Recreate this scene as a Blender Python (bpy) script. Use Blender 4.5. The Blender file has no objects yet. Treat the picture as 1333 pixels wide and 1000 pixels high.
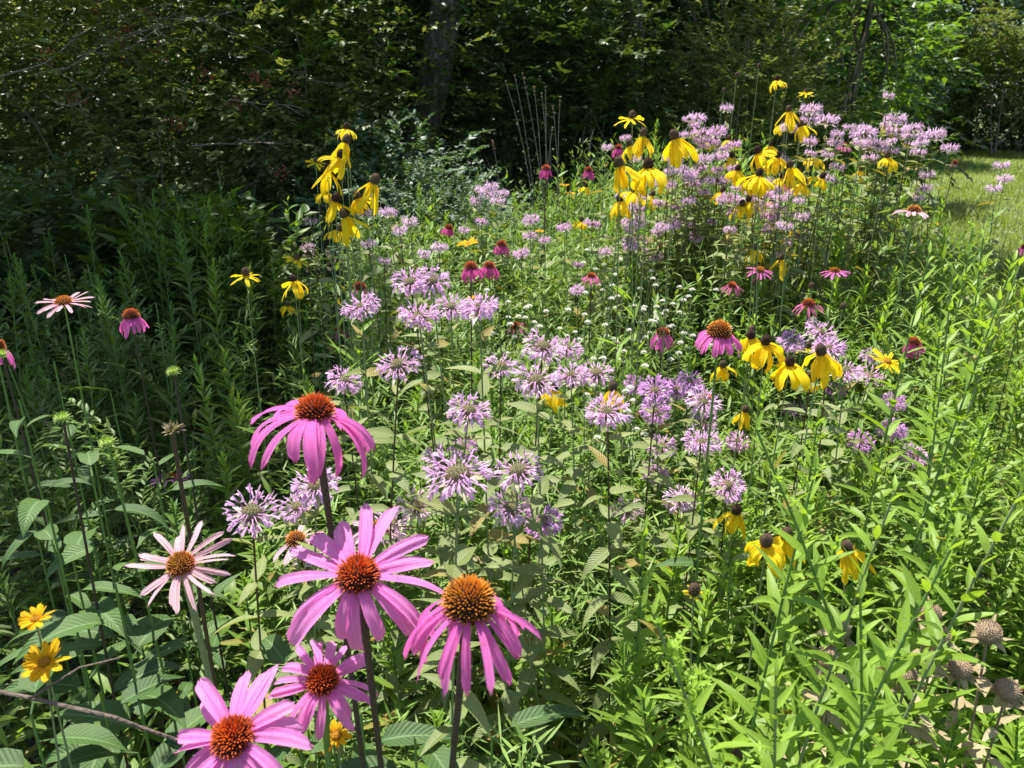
import bpy, math, random
import numpy as np
from mathutils import Vector, Matrix, Quaternion

random.seed(7)
rng = np.random.default_rng(7)
PI = math.pi
sc = bpy.context.scene
COL = sc.collection

# ------------------------------------------------------------------ camera frame
CAM_Z, PITCH, FPX = 1.65, math.radians(20.0), 1000.0
CP, SP = math.cos(PITCH), math.sin(PITCH)

def at(px, py, d):
    """world point that lies d metres deep on the sight line through a photo pixel"""
    a = (px - 666.5) / FPX * d
    b = -(py - 500.0) / FPX * d
    return Vector((a, CP * d + SP * b, CAM_Z - SP * d + CP * b))

def proj(p):
    z = p[2] - CAM_Z
    d = CP * p[1] - SP * z
    b = SP * p[1] + CP * z
    return 666.5 + FPX * p[0] / d, 500.0 - FPX * b / d, d

# ------------------------------------------------------------------ mesh building
class Geo:
    def __init__(self):
        self.V = []; self.Q = []; self.UV = []; self.R = []; self.A = []; self.n = 0
    def grids(self, P, rnd=None, age=None, uv=None):
        """P: (N, n, m, 3) stack of grids"""
        P = np.asarray(P, dtype=np.float64)
        N, n, m, _ = P.shape
        if rnd is None: rnd = rng.random(N)
        if age is None: age = np.zeros(N)
        rnd = np.broadcast_to(np.asarray(rnd, float), (N,)); age = np.broadcast_to(np.asarray(age, float), (N,))
        vv, uu = np.meshgrid(np.linspace(0, 1, n), np.linspace(0, 1, m), indexing='ij')
        base = np.stack([uu, vv], -1).reshape(-1, 2)
        self.V.append(P.reshape(-1, 3))
        self.UV.append(np.tile(base, (N, 1)))
        self.R.append(np.repeat(rnd, n * m)); self.A.append(np.repeat(age, n * m))
        i = np.arange(n * m).reshape(n, m)
        q = np.stack([i[:-1, :-1], i[:-1, 1:], i[1:, 1:], i[1:, :-1]], -1).reshape(-1, 4)
        q = (q[None] + (np.arange(N) * n * m)[:, None, None]).reshape(-1, 4) + self.n
        self.Q.append(q); self.n += N * n * m
    def tube(self, pts, rad, sides=6, rnd=None, age=None):
        pts = np.asarray([tuple(p) for p in pts], float); k = len(pts)
        rad = np.broadcast_to(np.asarray(rad, float), (k,))
        T = np.gradient(pts, axis=0); T /= np.linalg.norm(T, axis=1)[:, None] + 1e-12
        ref = np.array([0.0, 0.0, 1.0]) if abs(T[:, 2]).mean() < 0.8 else np.array([1.0, 0.0, 0.0])
        S = np.cross(T, ref); S /= np.linalg.norm(S, axis=1)[:, None] + 1e-12
        B = np.cross(T, S)
        a = np.linspace(0, 2 * PI, sides + 1)
        P = pts[:, None, :] + rad[:, None, None] * (np.cos(a)[None, :, None] * S[:, None, :] + np.sin(a)[None, :, None] * B[:, None, :])
        self.grids(P[None], rnd, age)
    def mesh(self, name, mat, smooth=True):
        V = np.concatenate(self.V); Q = np.concatenate(self.Q); UV = np.concatenate(self.UV)
        R = np.concatenate(self.R); A = np.concatenate(self.A)
        me = bpy.data.meshes.new(name)
        me.vertices.add(len(V)); me.vertices.foreach_set('co', V.astype(np.float32).ravel())
        me.loops.add(Q.size); me.loops.foreach_set('vertex_index', Q.astype(np.int32).ravel())
        me.polygons.add(len(Q))
        me.polygons.foreach_set('loop_start', np.arange(0, Q.size, 4, dtype=np.int32))
        me.polygons.foreach_set('loop_total', np.full(len(Q), 4, dtype=np.int32))
        me.polygons.foreach_set('use_smooth', np.full(len(Q), smooth))
        uv = me.uv_layers.new(name='UVMap')
        uv.data.foreach_set('uv', UV[Q.ravel()].astype(np.float32).ravel())
        for nm, arr in (('rnd', R), ('age', A)):
            at_ = me.attributes.new(nm, 'FLOAT', 'POINT'); at_.data.foreach_set('value', arr.astype(np.float32))
        me.update(calc_edges=True); me.validate()
        me.materials.append(mat)
        return me
    def build(self, name, mat, parent=None, smooth=True):
        return put(name, self.mesh(name, mat, smooth), parent)

def put(name, me, parent=None):
    o = bpy.data.objects.new(name, me); COL.objects.link(o)
    if parent is not None: o.parent = parent
    return o

PROF = {
 'lance':  ([0, .12, .38, .7, 1], [.12, .62, 1, .62, .02]),
 'ovate':  ([0, .08, .3, .62, 1], [.15, .8, 1, .68, .02]),
 'strap':  ([0, .3, .7, 1], [.7, 1, .8, .04]),
 'petal':  ([0, .12, .5, .86, .96, 1], [.42, .72, 1, .95, .72, .38]),
 'yellow': ([0, .15, .5, .85, .96, 1], [.4, .8, 1, .85, .55, .25]),
 'diamond':([0, .45, 1], [.1, 1, .05]),
 'lip':    ([0, .5, .8, 1], [.5, .6, 1, .35]),
 'spike':  ([0, 1], [1, .12]),
}
def strips(g, P, az, el, L, W, bend=0., fold=.2, roll=0., n=5, m=3, prof='lance', rnd=None, age=None, groove=0., wave=0., twist=0., side=0., notch=0.):
    """N curved blades: each starts at P, heads (az, el), turns by bend over its length"""
    P = np.atleast_2d(np.asarray(P, float)); N = len(P)
    f = lambda x: np.broadcast_to(np.asarray(x, float), (N,))
    az, el, L, W, bend, fold, roll, wave, twist, side = map(f, (az, el, L, W, bend, fold, roll, wave, twist, side))
    v = np.linspace(0, 1, n)
    ang = el[:, None] + bend[:, None] * (v[None] ** 1.2)
    am = (ang[:, 1:] + ang[:, :-1]) / 2
    st = L[:, None] / (n - 1)
    hx = np.concatenate([np.zeros((N, 1)), np.cumsum(np.cos(am) * st, 1)], 1)
    hz = np.concatenate([np.zeros((N, 1)), np.cumsum(np.sin(am) * st, 1)], 1)
    ca, sa = np.cos(az), np.sin(az)
    h = np.stack([ca, sa, 0 * ca], -1); s0 = np.stack([-sa, ca, 0 * ca], -1); z = np.array([0, 0, 1.0])
    C = P[:, None] + hx[..., None] * h[:, None] + hz[..., None] * z + (side[:, None] * L[:, None] * v[None] ** 2)[..., None] * s0[:, None]
    nrm = -np.sin(ang)[..., None] * h[:, None] + np.cos(ang)[..., None] * z
    r = roll[:, None] + twist[:, None] * v[None]
    S = np.cos(r)[..., None] * s0[:, None] + np.sin(r)[..., None] * nrm
    NN = np.cos(r)[..., None] * nrm - np.sin(r)[..., None] * s0[:, None]
    xs, ws = PROF[prof]; w = np.interp(v, xs, ws)
    u = np.linspace(-1, 1, m)
    wj = (W[:, None] / 2) * w[None]
    G_ = C[:, :, None] + (wj[..., None] * u)[..., None] * S[:, :, None]
    lift = wj[..., None] * np.abs(u) * fold[:, None, None]
    if groove: lift = lift + wj[..., None] * groove * np.cos(u * PI * 2)
    lift = lift + (wave * L)[:, None, None] * np.sin(v * 9 + 3 * rng.random((N, 1)))[..., None] * (np.abs(u) if m > 2 else 1)
    G_ = G_ + lift[..., None] * NN[:, :, None]
    if notch:
        T = np.cos(ang)[..., None] * h[:, None] + np.sin(ang)[..., None] * z
        e = (v > .93)[None, :, None] * np.cos(u * PI * 2)[None, None] * (-notch) * L[:, None, None]
        G_ = G_ + e[..., None] * T[:, :, None]
    g.grids(G_, rnd, age)

def U(a, b, n=None): return rng.uniform(a, b, n)

# ------------------------------------------------------------------ materials
def newmat(name):
    m = bpy.data.materials.new(name); m.use_nodes = True
    nt = m.node_tree; nt.nodes.clear()
    return m, nt, nt.nodes.new, nt.links.new
def mixc(nt, a, b, f):
    x = nt.nodes.new('ShaderNodeMix'); x.data_type = 'RGBA'
    for s, v in ((x.inputs[6], a), (x.inputs[7], b), (x.inputs[0], f)):
        if hasattr(v, 'links'): nt.links.new(v, s)
        else: s.default_value = (*v, 1) if isinstance(v, tuple) else v
    return x.outputs[2]
def math_(nt, op, a, b=0., c=None):
    x = nt.nodes.new('ShaderNodeMath'); x.operation = op
    for i, v in enumerate((a, b) if c is None else (a, b, c)):
        if hasattr(v, 'links'): nt.links.new(v, x.inputs[i])
        else: x.inputs[i].default_value = v
    return x.outputs[0]
def ramp(nt, f, stops):
    r = nt.nodes.new('ShaderNodeValToRGB'); nt.links.new(f, r.inputs[0])
    el = r.color_ramp.elements
    while len(el) > 1: el.remove(el[-1])
    el[0].position = stops[0][0]; el[0].color = (*stops[0][1], 1)
    for p, c in stops[1:]:
        e = el.new(p); e.color = (*c, 1)
    return r.outputs[0]
def attr(nt, name):
    a = nt.nodes.new('ShaderNodeAttribute'); a.attribute_name = name; return a.outputs['Fac']
def uvxy(nt):
    t = nt.nodes.new('ShaderNodeUVMap'); t.uv_map = 'UVMap'
    s = nt.nodes.new('ShaderNodeSeparateXYZ'); nt.links.new(t.outputs[0], s.inputs[0]); return s.outputs[0], s.outputs[1]
def noise(nt, scale, detail=3., rough=.6, coord=None):
    t = nt.nodes.new('ShaderNodeTexNoise'); t.inputs['Scale'].default_value = scale
    t.inputs['Detail'].default_value = detail; t.inputs['Roughness'].default_value = rough
    c = nt.nodes.new('ShaderNodeTexCoord') if coord is None else None
    nt.links.new(c.outputs['Object'] if coord is None else coord, t.inputs['Vector'])
    return t.outputs[0]
def leafy(nt, col, rough=.5, trans=.35, tcol=None, spec=.35, bump=None, bs=.3):
    N, Lk = nt.nodes.new, nt.links.new
    p = N('ShaderNodeBsdfPrincipled'); p.inputs['Roughness'].default_value = rough; p.inputs['Specular IOR Level'].default_value = spec
    t = N('ShaderNodeBsdfTranslucent'); mx = N('ShaderNodeMixShader'); mx.inputs[0].default_value = trans
    o = N('ShaderNodeOutputMaterial')
    Lk(col, p.inputs['Base Color'])
    if tcol is None:
        g = N('ShaderNodeMix'); g.data_type = 'RGBA'; g.blend_type = 'MULTIPLY'; g.inputs[0].default_value = 1
        Lk(col, g.inputs[6]); g.inputs[7].default_value = (1.5, 1.45, .55, 1); tcol = g.outputs[2]
    Lk(tcol, t.inputs['Color'])
    if bump is not None:
        b = N('ShaderNodeBump'); b.inputs['Strength'].default_value = bs; b.inputs['Distance'].default_value = .002
        Lk(bump, b.inputs['Height']); Lk(b.outputs[0], p.inputs['Normal'])
    Lk(p.outputs[0], mx.inputs[1]); Lk(t.outputs[0], mx.inputs[2]); Lk(mx.outputs[0], o.inputs[0])

def leafmat(name, dark, light, tip=None, vein=None, trans=.35, rough=.5, brown=0., veins=0., spec=.35, spots=0.):
    m, nt, N, Lk = newmat(name)
    r = attr(nt, 'rnd'); a = attr(nt, 'age'); u, v = uvxy(nt)
    oi = N('ShaderNodeObjectInfo').outputs['Random']
    f = math_(nt, 'ADD', math_(nt, 'MULTIPLY', r, .7), math_(nt, 'MULTIPLY', oi, .3))
    col = mixc(nt, dark, light, f)
    nz = noise(nt, 28.)
    col = mixc(nt, col, tuple(c * .55 for c in dark), math_(nt, 'MULTIPLY', nz, .35))
    if tip: col = mixc(nt, col, tip, a)
    if brown:   # a share of the leaves has withered
        w = math_(nt, 'GREATER_THAN', r, 1 - brown)
        edge = math_(nt, 'MULTIPLY', w, math_(nt, 'MULTIPLY_ADD', nz, .9, .35))
        col = mixc(nt, col, (.30, .22, .05), edge)
    if spots:
        s = math_(nt, 'GREATER_THAN', noise(nt, 260., 2.), .66)
        col = mixc(nt, col, (.12, .07, .03), math_(nt, 'MULTIPLY', s, spots))
    d = math_(nt, 'ABSOLUTE', math_(nt, 'SUBTRACT', u, .5))
    bump = None
    if vein:
        mid = math_(nt, 'LESS_THAN', d, .035)
        col = mixc(nt, col, vein, math_(nt, 'MULTIPLY', mid, .55))
        if veins:
            k = math_(nt, 'SINE', math_(nt, 'MULTIPLY', math_(nt, 'SUBTRACT', v, math_(nt, 'MULTIPLY', d, .35)), 85.))
            kk = math_(nt, 'GREATER_THAN', k, .86)
            col = mixc(nt, col, vein, math_(nt, 'MULTIPLY', kk, veins))
            bump = k if veins > .1 else math_(nt, 'MULTIPLY', k, .45)
    leafy(nt, col, rough, trans, spec=spec, bump=bump)
    return m

def petalmat(name, base, tip, deep, trans=.42, streak=55., rough=.72, tint=(1.25, .9, 1.1)):
    m, nt, N, Lk = newmat(name)
    r = attr(nt, 'rnd'); u, v = uvxy(nt)
    col = mixc(nt, base, tip, v)
    c = N('ShaderNodeCombineXYZ'); Lk(math_(nt, 'MULTIPLY', u, streak * .35), c.inputs[0]); Lk(math_(nt, 'MULTIPLY', v, 2.), c.inputs[1]); Lk(math_(nt, 'MULTIPLY', r, 37.), c.inputs[2])
    nz = noise(nt, 1., 2., .6, c.outputs[0])
    f = math_(nt, 'MULTIPLY', math_(nt, 'SUBTRACT', nz, .36), 1.6)
    f.node.use_clamp = True
    col = mixc(nt, col, deep, f)
    col = mixc(nt, col, tuple(min(1, x * 1.25 + .03) for x in base), math_(nt, 'MULTIPLY', r, .35))
    ln = math_(nt, 'GREATER_THAN', math_(nt, 'SINE', math_(nt, 'MULTIPLY', u, 62.)), .80)
    col = mixc(nt, col, deep, math_(nt, 'MULTIPLY', ln, .30))
    blot = math_(nt, 'MULTIPLY', math_(nt, 'GREATER_THAN', noise(nt, 170., 3.), .685), math_(nt, 'GREATER_THAN', r, .35))
    col = mixc(nt, col, (.30, .13, .09), math_(nt, 'MULTIPLY', blot, .6))
    wear = math_(nt, 'MULTIPLY', math_(nt, 'GREATER_THAN', math_(nt, 'ADD', v, math_(nt, 'MULTIPLY', nz, .16)), 1.055), math_(nt, 'GREATER_THAN', r, .45))
    col = mixc(nt, col, (.42, .22, .12), math_(nt, 'MULTIPLY', wear, .55))
    g = N('ShaderNodeMix'); g.data_type = 'RGBA'; g.blend_type = 'MULTIPLY'; g.inputs[0].default_value = 1
    Lk(col, g.inputs[6]); g.inputs[7].default_value = (*tint, 1)
    leafy(nt, col, rough, trans, tcol=g.outputs[2], spec=.15, bump=nz, bs=.6)
    return m

def plainmat(name, a, b, scale=60., rough=.6, bs=.3, spec=.3, detail=4.):
    m, nt, N, Lk = newmat(name)
    nz = noise(nt, scale, detail); col = mixc(nt, a, b, nz)
    p = N('ShaderNodeBsdfPrincipled'); p.inputs['Roughness'].default_value = rough; p.inputs['Specular IOR Level'].default_value = spec
    bm_ = N('ShaderNodeBump'); bm_.inputs['Strength'].default_value = bs; bm_.inputs['Distance'].default_value = .01
    Lk(nz, bm_.inputs['Height']); Lk(bm_.outputs[0], p.inputs['Normal']); Lk(col, p.inputs['Base Color'])
    o = N('ShaderNodeOutputMaterial'); Lk(p.outputs[0], o.inputs[0]); return m

def conemat(name, root, mid, tip, top):
    """spines: dark at the foot, coloured at the point; age = how near the crown of the cone"""
    m, nt, N, Lk = newmat(name)
    u, v = uvxy(nt); a = attr(nt, 'age')
    c1 = ramp(nt, v, [(0, root), (.45, mid), (.8, tip)])
    c2 = ramp(nt, v, [(0, mid), (.4, tip), (1, top)])
    col = mixc(nt, c1, c2, a)
    p = N('ShaderNodeBsdfPrincipled'); p.inputs['Roughness'].default_value = .45; Lk(col, p.inputs['Base Color'])
    o = N('ShaderNodeOutputMaterial'); Lk(p.outputs[0], o.inputs[0]); return m

M = {}
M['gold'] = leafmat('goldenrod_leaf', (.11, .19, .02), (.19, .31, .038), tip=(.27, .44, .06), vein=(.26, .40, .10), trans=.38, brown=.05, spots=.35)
M['gold_right'] = leafmat('sunlit_goldenrod_leaf', (.135, .245, .018), (.26, .405, .038), tip=(.33, .50, .07), vein=(.30, .44, .12), trans=.4, brown=.012, spots=.3)  # lit copy of the goldenrod leaf: right-hand sunlight put into the colour
M['gold_dark'] = leafmat('shaded_goldenrod_leaf', (.072, .125, .015), (.14, .21, .028), tip=(.12, .25, .05), vein=(.12, .22, .07), trans=.3)  # shaded copy of the goldenrod leaf: left-hand shade darkens the colour
M['mint'] = leafmat('narrow_leaf', (.125, .215, .04), (.22, .34, .065), tip=(.24, .38, .08), vein=(.2, .32, .1), trans=.35)
M['berg'] = leafmat('bergamot_leaf', (.15, .20, .06), (.28, .33, .12), tip=(.27, .30, .10), vein=(.30, .33, .15), trans=.3, brown=.14, veins=.16, spots=.5)
M['cone_leaf'] = leafmat('coneflower_leaf', (.040, .092, .020), (.09, .17, .035), vein=(.17, .27, .10), trans=.2, rough=.6, veins=.05, spots=.6)
M['olive'] = leafmat('dry_leaf', (.30, .235, .12), (.50, .42, .25), vein=(.5, .42, .28), trans=.2, rough=.7)
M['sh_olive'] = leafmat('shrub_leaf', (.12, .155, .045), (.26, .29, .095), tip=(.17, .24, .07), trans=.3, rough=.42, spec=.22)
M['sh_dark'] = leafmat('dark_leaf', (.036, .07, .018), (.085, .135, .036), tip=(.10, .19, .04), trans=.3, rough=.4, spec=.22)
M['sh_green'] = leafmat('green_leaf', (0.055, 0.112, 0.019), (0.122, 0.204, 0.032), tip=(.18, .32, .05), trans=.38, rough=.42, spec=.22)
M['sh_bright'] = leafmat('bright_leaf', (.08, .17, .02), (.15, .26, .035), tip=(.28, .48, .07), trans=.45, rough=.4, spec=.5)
M['sh_blue'] = leafmat('blue_green_leaf', (.05, .10, .05), (.11, .19, .10), tip=(.17, .28, .16), vein=(.2, .3, .2), trans=.25, rough=.5)
M['grass'] = leafmat('grass_blade', (0.122, 0.194, 0.025), (0.268, 0.326, 0.051), tip=(.3, .36, .1), trans=.35)
M['straw'] = leafmat('straw', (.20, .17, .09), (.36, .30, .17), trans=.15, rough=.7)
M['stem_green'] = plainmat('green_stem', (.10, .19, .04), (.17, .27, .07), 90)
M['stem_red'] = plainmat('red_brown_stem', (.055, .03, .022), (.11, .07, .04), 90)
M['stem_dark'] = plainmat('dark_coneflower_stem', (.05, .028, .03), (.09, .07, .04), 120)
M['stem_pale'] = plainmat('pale_green_stem', (.16, .22, .09), (.24, .29, .13), 120)
M['stem_dead'] = plainmat('dead_stem', (.16, .12, .085), (.30, .25, .18), 90, .8)
M['dark_twig'] = plainmat('dark_twig', (.07, .05, .04), (.22, .17, .13), 120, .85, .9)
M['bark'] = plainmat('bark', (.07, .052, .04), (.26, .20, .15), 14, .85, 1., .2, 8.)
M['twig'] = plainmat('grey_twig', (.15, .125, .10), (.32, .28, .23), 60, .8)
M['pink'] = petalmat('pink_petal', (.80, .17, .52), (.84, .28, .62), (.62, .08, .38))
M['pink_hot'] = petalmat('magenta_petal', (.66, .09, .36), (.70, .15, .42), (.48, .045, .22))
M['pink_light'] = petalmat('light_pink_petal', (.86, .24, .62), (.90, .42, .72), (.74, .15, .48))
M['pink_pale'] = petalmat('pale_pink_petal', (.82, .48, .54), (.92, .72, .72), (.64, .28, .36))
M['pink_dusky'] = petalmat('faded_petal', (.66, .16, .36), (.70, .28, .40), (.26, .05, .1))
M['yellow'] = petalmat('yellow_petal', (.96, .68, .012), (.98, .77, .02), (.90, .56, .008), tint=(1.1, 1., .5))
M['amber'] = petalmat('amber_petal', (.94, .50, .008), (.96, .62, .015), (.84, .36, .005), tint=(1.1, 1., .5))
M['lilac'] = petalmat('lilac_floret', (.80, .47, .73), (.92, .67, .87), (.62, .30, .58), trans=.3, tint=(1.1, .95, 1.1))
M['lilac_pink'] = petalmat('pink_lilac_floret', (.80, .56, .76), (.92, .74, .88), (.62, .36, .58), trans=.3, tint=(1.1, .95, 1.05))
M['lilac_deep'] = petalmat('violet_floret', (.68, .33, .68), (.82, .50, .80), (.48, .19, .52), trans=.3, tint=(1.1, .95, 1.1))
M['lilac_fade'] = petalmat('fading_floret', (.70, .50, .58), (.82, .66, .68), (.50, .32, .38), trans=.3)
M['bract'] = leafmat('pale_bract', (.34, .40, .18), (.62, .60, .38), tip=(.6, .5, .5), vein=(.6, .62, .4), trans=.3)
M['berg_disc'] = plainmat('bergamot_disc', (.16, .13, .055), (.36, .31, .15), 500, .8, .9)
M['seed_disc'] = plainmat('seed_head', (.34, .22, .13), (.66, .50, .33), 420, .85, .9)
M['white'] = petalmat('white_blossom', (.80, .80, .66), (.86, .86, .78), (.6, .62, .45), trans=.2, tint=(1, 1, 1))
M['cone_red'] = conemat('red_cone_spines', (.035, .010, .008), (.20, .035, .012), (.80, .13, .015), (.92, .17, .015))
M['cone_orange'] = conemat('orange_cone_spines', (.035, .018, .008), (.20, .07, .012), (.82, .28, .02), (.90, .36, .03))
M['cone_green'] = conemat('greenish_cone_spines', (.05, .02, .01), (.30, .06, .015), (.62, .20, .03), (.45, .50, .06))
M['cone_core'] = plainmat('cone_core', (.02, .010, .006), (.06, .025, .012), 300, .8)
M['rat_cone'] = plainmat('grey_brown_cone', (.10, .055, .03), (.26, .17, .10), 700, .8, 1.)
M['rat_dark'] = plainmat('dark_brown_cone', (.045, .018, .012), (.13, .06, .035), 700, .8, 1.)
M['helio'] = plainmat('orange_disc', (.75, .28, .01), (.92, .50, .03), 800, .8, 1.)
M['bud'] = leafmat('green_bud', (.22, .36, .07), (.40, .52, .12), trans=.25)
M['berry'] = plainmat('reddish_berries', (.16, .04, .02), (.30, .10, .05), 60, .5)

m, nt, N, Lk = newmat('furrowed_bark')
tc = N('ShaderNodeTexCoord'); mp = N('ShaderNodeMapping'); mp.inputs['Scale'].default_value = (22, 22, 3.2); Lk(tc.outputs['Object'], mp.inputs[0])
nz = noise(nt, 1., 8., .7, mp.outputs[0]); nf = math_(nt, 'ABSOLUTE', math_(nt, 'SUBTRACT', nz, .5)); n2 = noise(nt, 2.5, 4.)
colr = mixc(nt, mixc(nt, (.075, .056, .042), (.40, .31, .235), math_(nt, 'MULTIPLY', nf, 7.)), (.16, .18, .11), math_(nt, 'MULTIPLY', n2, .35))
p = N('ShaderNodeBsdfPrincipled'); p.inputs['Roughness'].default_value = .95; Lk(colr, p.inputs['Base Color'])
bm_ = N('ShaderNodeBump'); bm_.inputs['Distance'].default_value = .05; Lk(nf, bm_.inputs['Height']); Lk(bm_.outputs[0], p.inputs['Normal'])
o_ = N('ShaderNodeOutputMaterial'); Lk(p.outputs[0], o_.inputs[0]); M['bark'] = m

# ------------------------------------------------------------------ tagging
def tag(o, label=None, cat=None, group=None, kind=None):
    if label: o['label'] = label
    if cat: o['category'] = cat
    if group: o['group'] = group
    if kind: o['kind'] = kind
    return o
def empty(name, loc, label, cat, group=None, rot=None):
    o = bpy.data.objects.new(name, None); COL.objects.link(o)
    o.empty_display_size = .05; o.location = loc
    if rot is not None: o.rotation_mode = 'QUATERNION'; o.rotation_quaternion = rot
    return tag(o, label, cat, group)

# ------------------------------------------------------------------ stem and leaf sets (height REF, later scaled to each plant)
REF = 1.25
def bow(t, amp, ph):
    return Vector((math.cos(ph) * amp * math.sin(PI * t), math.sin(ph) * amp * math.sin(PI * t), REF * t))
def stem_mesh(name, mat, r0, r1, amp, ph, sides=7):
    g = Geo(); g.tube([bow(t, amp, ph) for t in np.linspace(0, 1, 12)], np.linspace(r0, r1, 12), sides)
    return g.mesh(name, mat)
def leafset(name, mat, amp, ph, t0, t1, count, L, W, el, bend, prof='lance', pairs=False, top=1., n=6, branch=0):
    """leaves up a stem between t0 and t1; top = leaf size factor at t1"""
    g = Geo()
    if pairs:
        k = count // 2; t = np.repeat(np.linspace(t0, t1, k), 2)
        az = np.repeat(np.arange(k) * PI / 2 + U(-.3, .3, k), 2); az[1::2] += PI
    else:
        t = np.linspace(t0, t1, count); az = np.arange(count) * 2.4
    az = az + U(-.3, .3, len(t)); t = t + U(-.004, .004, len(t))
    P = np.array([tuple(bow(x, amp, ph)) for x in t])
    s = np.interp((t - t0) / (t1 - t0), [0, .55, .9, 1], [.8, 1, (1 + top) / 2, top]) * U(.8, 1.15, len(t))
    q = np.clip((t - t0) / (t1 - t0), 0, 1)
    e = np.interp(q, [0, .7, 1], [el[0], el[1], el[2]]) + U(-.25, .25, len(t))
    b = U(bend[0], bend[1], len(t)) * np.interp(q, [0, .8, 1], [1, .8, .4])
    age = np.clip((q - .8) / .2, 0, 1) ** 1.5 * .9
    strips(g, P, az, e, L * s, W * s, b, fold=U(.1, .45, len(t)), roll=U(-.35, .35, len(t)), n=n, m=3, prof=prof, age=age, side=U(-.12, .12, len(t)), twist=U(-.4, .4, len(t)))
    return g.mesh(name, mat)

def shoot(kind, i):
    """(stem mesh, leaf mesh) of a filler plant"""
    amp, ph = random.uniform(.01, .05), random.uniform(0, 6.28)
    if kind == 'gold' or kind == 'gold_right' or kind == 'gold_dark':
        big = {'gold': 1.0, 'gold_right': 1.0, 'gold_dark': .9}[kind]; wd = .0165 if kind != 'gold_right' else .0155
        st = stem_mesh('stem', M['stem_green'], .0035, .0015, amp, ph)
        g = Geo(); n = 92
        t = np.concatenate([np.linspace(.22, .9, 66), np.linspace(.9, 1.0, n - 66)])
        P = np.array([tuple(bow(x, amp, ph)) for x in t])
        s = np.interp(t, [.2, .6, .85, .95, 1], [.7, 1, .85, .5, .26]) * U(.8, 1.15, n) * big
        e = np.interp(t, [.2, .6, .9, 1], [-.1, .35, .75, 1.25]) + U(-.22, .22, n)
        age = np.interp(t, [.86, .95, 1], [0, .45, .95])
        strips(g, P, np.arange(n) * 2.4 + U(-.35, .35, n), e, .088 * s, wd * s ** .8, U(-1.0, -.1, n) * np.interp(t, [.5, 1], [1, .5]),
               fold=U(.15, .5, n), roll=U(-.3, .3, n), n=6, prof='lance', age=age, side=U(-.15, .15, n), twist=U(-.5, .5, n))
        # side shoots
        for k in range(i % 3 * 2):
            tt = random.uniform(.6, .85); a = random.uniform(0, 6.28); p0 = bow(tt, amp, ph); m_ = 14
            q = np.linspace(.15, 1, m_); ln = random.uniform(.09, .16)
            PP = np.array([[p0.x + math.cos(a) * ln * .55 * x, p0.y + math.sin(a) * ln * .55 * x, p0.z + ln * .85 * x] for x in q])
            g.tube([p0, PP[m_ // 2], PP[-1]], [.0012, .001, .0006], 4)
            strips(g, PP, np.arange(m_) * 2.4, U(.3, 1.1, m_), .045 * np.interp(q, [0, 1], [1, .5]), .009, U(-.6, 0, m_), n=4, age=q * .6)
        return st, g.mesh('leaves', M[kind])
    if kind == 'mint':
        st = stem_mesh('stem', M['stem_green'], .0025, .001, amp, ph)
        g = Geo(); n = 150
        t = np.sort(U(.3, 1, n)); P = np.array([tuple(bow(x, amp, ph)) for x in t])
        P[:, :2] += rng.normal(0, .018, (n, 2)) * np.interp(t, [.3, 1], [1, .6])[:, None]
        strips(g, P, U(0, 6.28, n), U(.0, 1.0, n), U(.03, .055, n), U(.003, .006, n), U(-.7, .2, n), n=4, prof='lance', age=np.interp(t, [.8, 1], [0, .7]))
        for k in range(8):
            a = random.uniform(0, 6.28); p0 = bow(random.uniform(.6, .85), amp, ph)
            g.tube([p0, p0 + Vector((math.cos(a) * .03, math.sin(a) * .03, .06)), p0 + Vector((math.cos(a) * .05, math.sin(a) * .05, .15))], [.0012, .001, .0006], 4)
        return st, g.mesh('leaves', M['mint'])
    if kind == 'plume':   # budding goldenrod with a feathery tip
        st = stem_mesh('stem', M['stem_green'], .0035, .0015, amp, ph)
        g = Geo(); n = 60
        t = np.linspace(.25, .9, n); P = np.array([tuple(bow(x, amp, ph)) for x in t])
        s = np.interp(t, [.2, .6, .9], [.7, 1, .7]) * U(.8, 1.15, n)
        strips(g, P, np.arange(n) * 2.4, np.interp(t, [.2, .9], [0., .8]) + U(-.2, .2, n), .085 * s, .016 * s, U(-.9, -.1, n), fold=.3, n=6, side=U(-.15, .15, n))
        for k in range(13):
            tt = .84 + .16 * k / 12; p0 = bow(tt, amp, ph); a = k * 2.4; ln = .085 * (1.15 - (tt - .84) / .16 * .75); m_ = 26
            q = np.linspace(.1, 1, m_)
            PP = np.array([[p0.x + math.cos(a) * ln * .7 * x, p0.y + math.sin(a) * ln * .7 * x, p0.z + ln * (.8 * x - .2 * x * x)] for x in q])
            g.tube([p0, PP[m_ // 2], PP[-1]], [.001, .0008, .0005], 4, age=.5)
            strips(g, PP, U(0, 6.28, m_), U(.2, 1.4, m_), U(.006, .014, m_), U(.003, .005, m_), 0, n=3, prof='lance', age=U(.6, 1, m_))
        return st, g.mesh('leaves', M['gold_right'])
    if kind == 'weed':    # looser plant of broader, toothed leaves
        st = stem_mesh('stem', M['stem_green'], .003, .0012, amp, ph)
        return st, leafset('leaves', M['gold'], amp, ph, .3, 1, 44, .085, .026, (-.2, .3, .9), (-1., -.2), 'ovate', top=.35)
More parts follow.
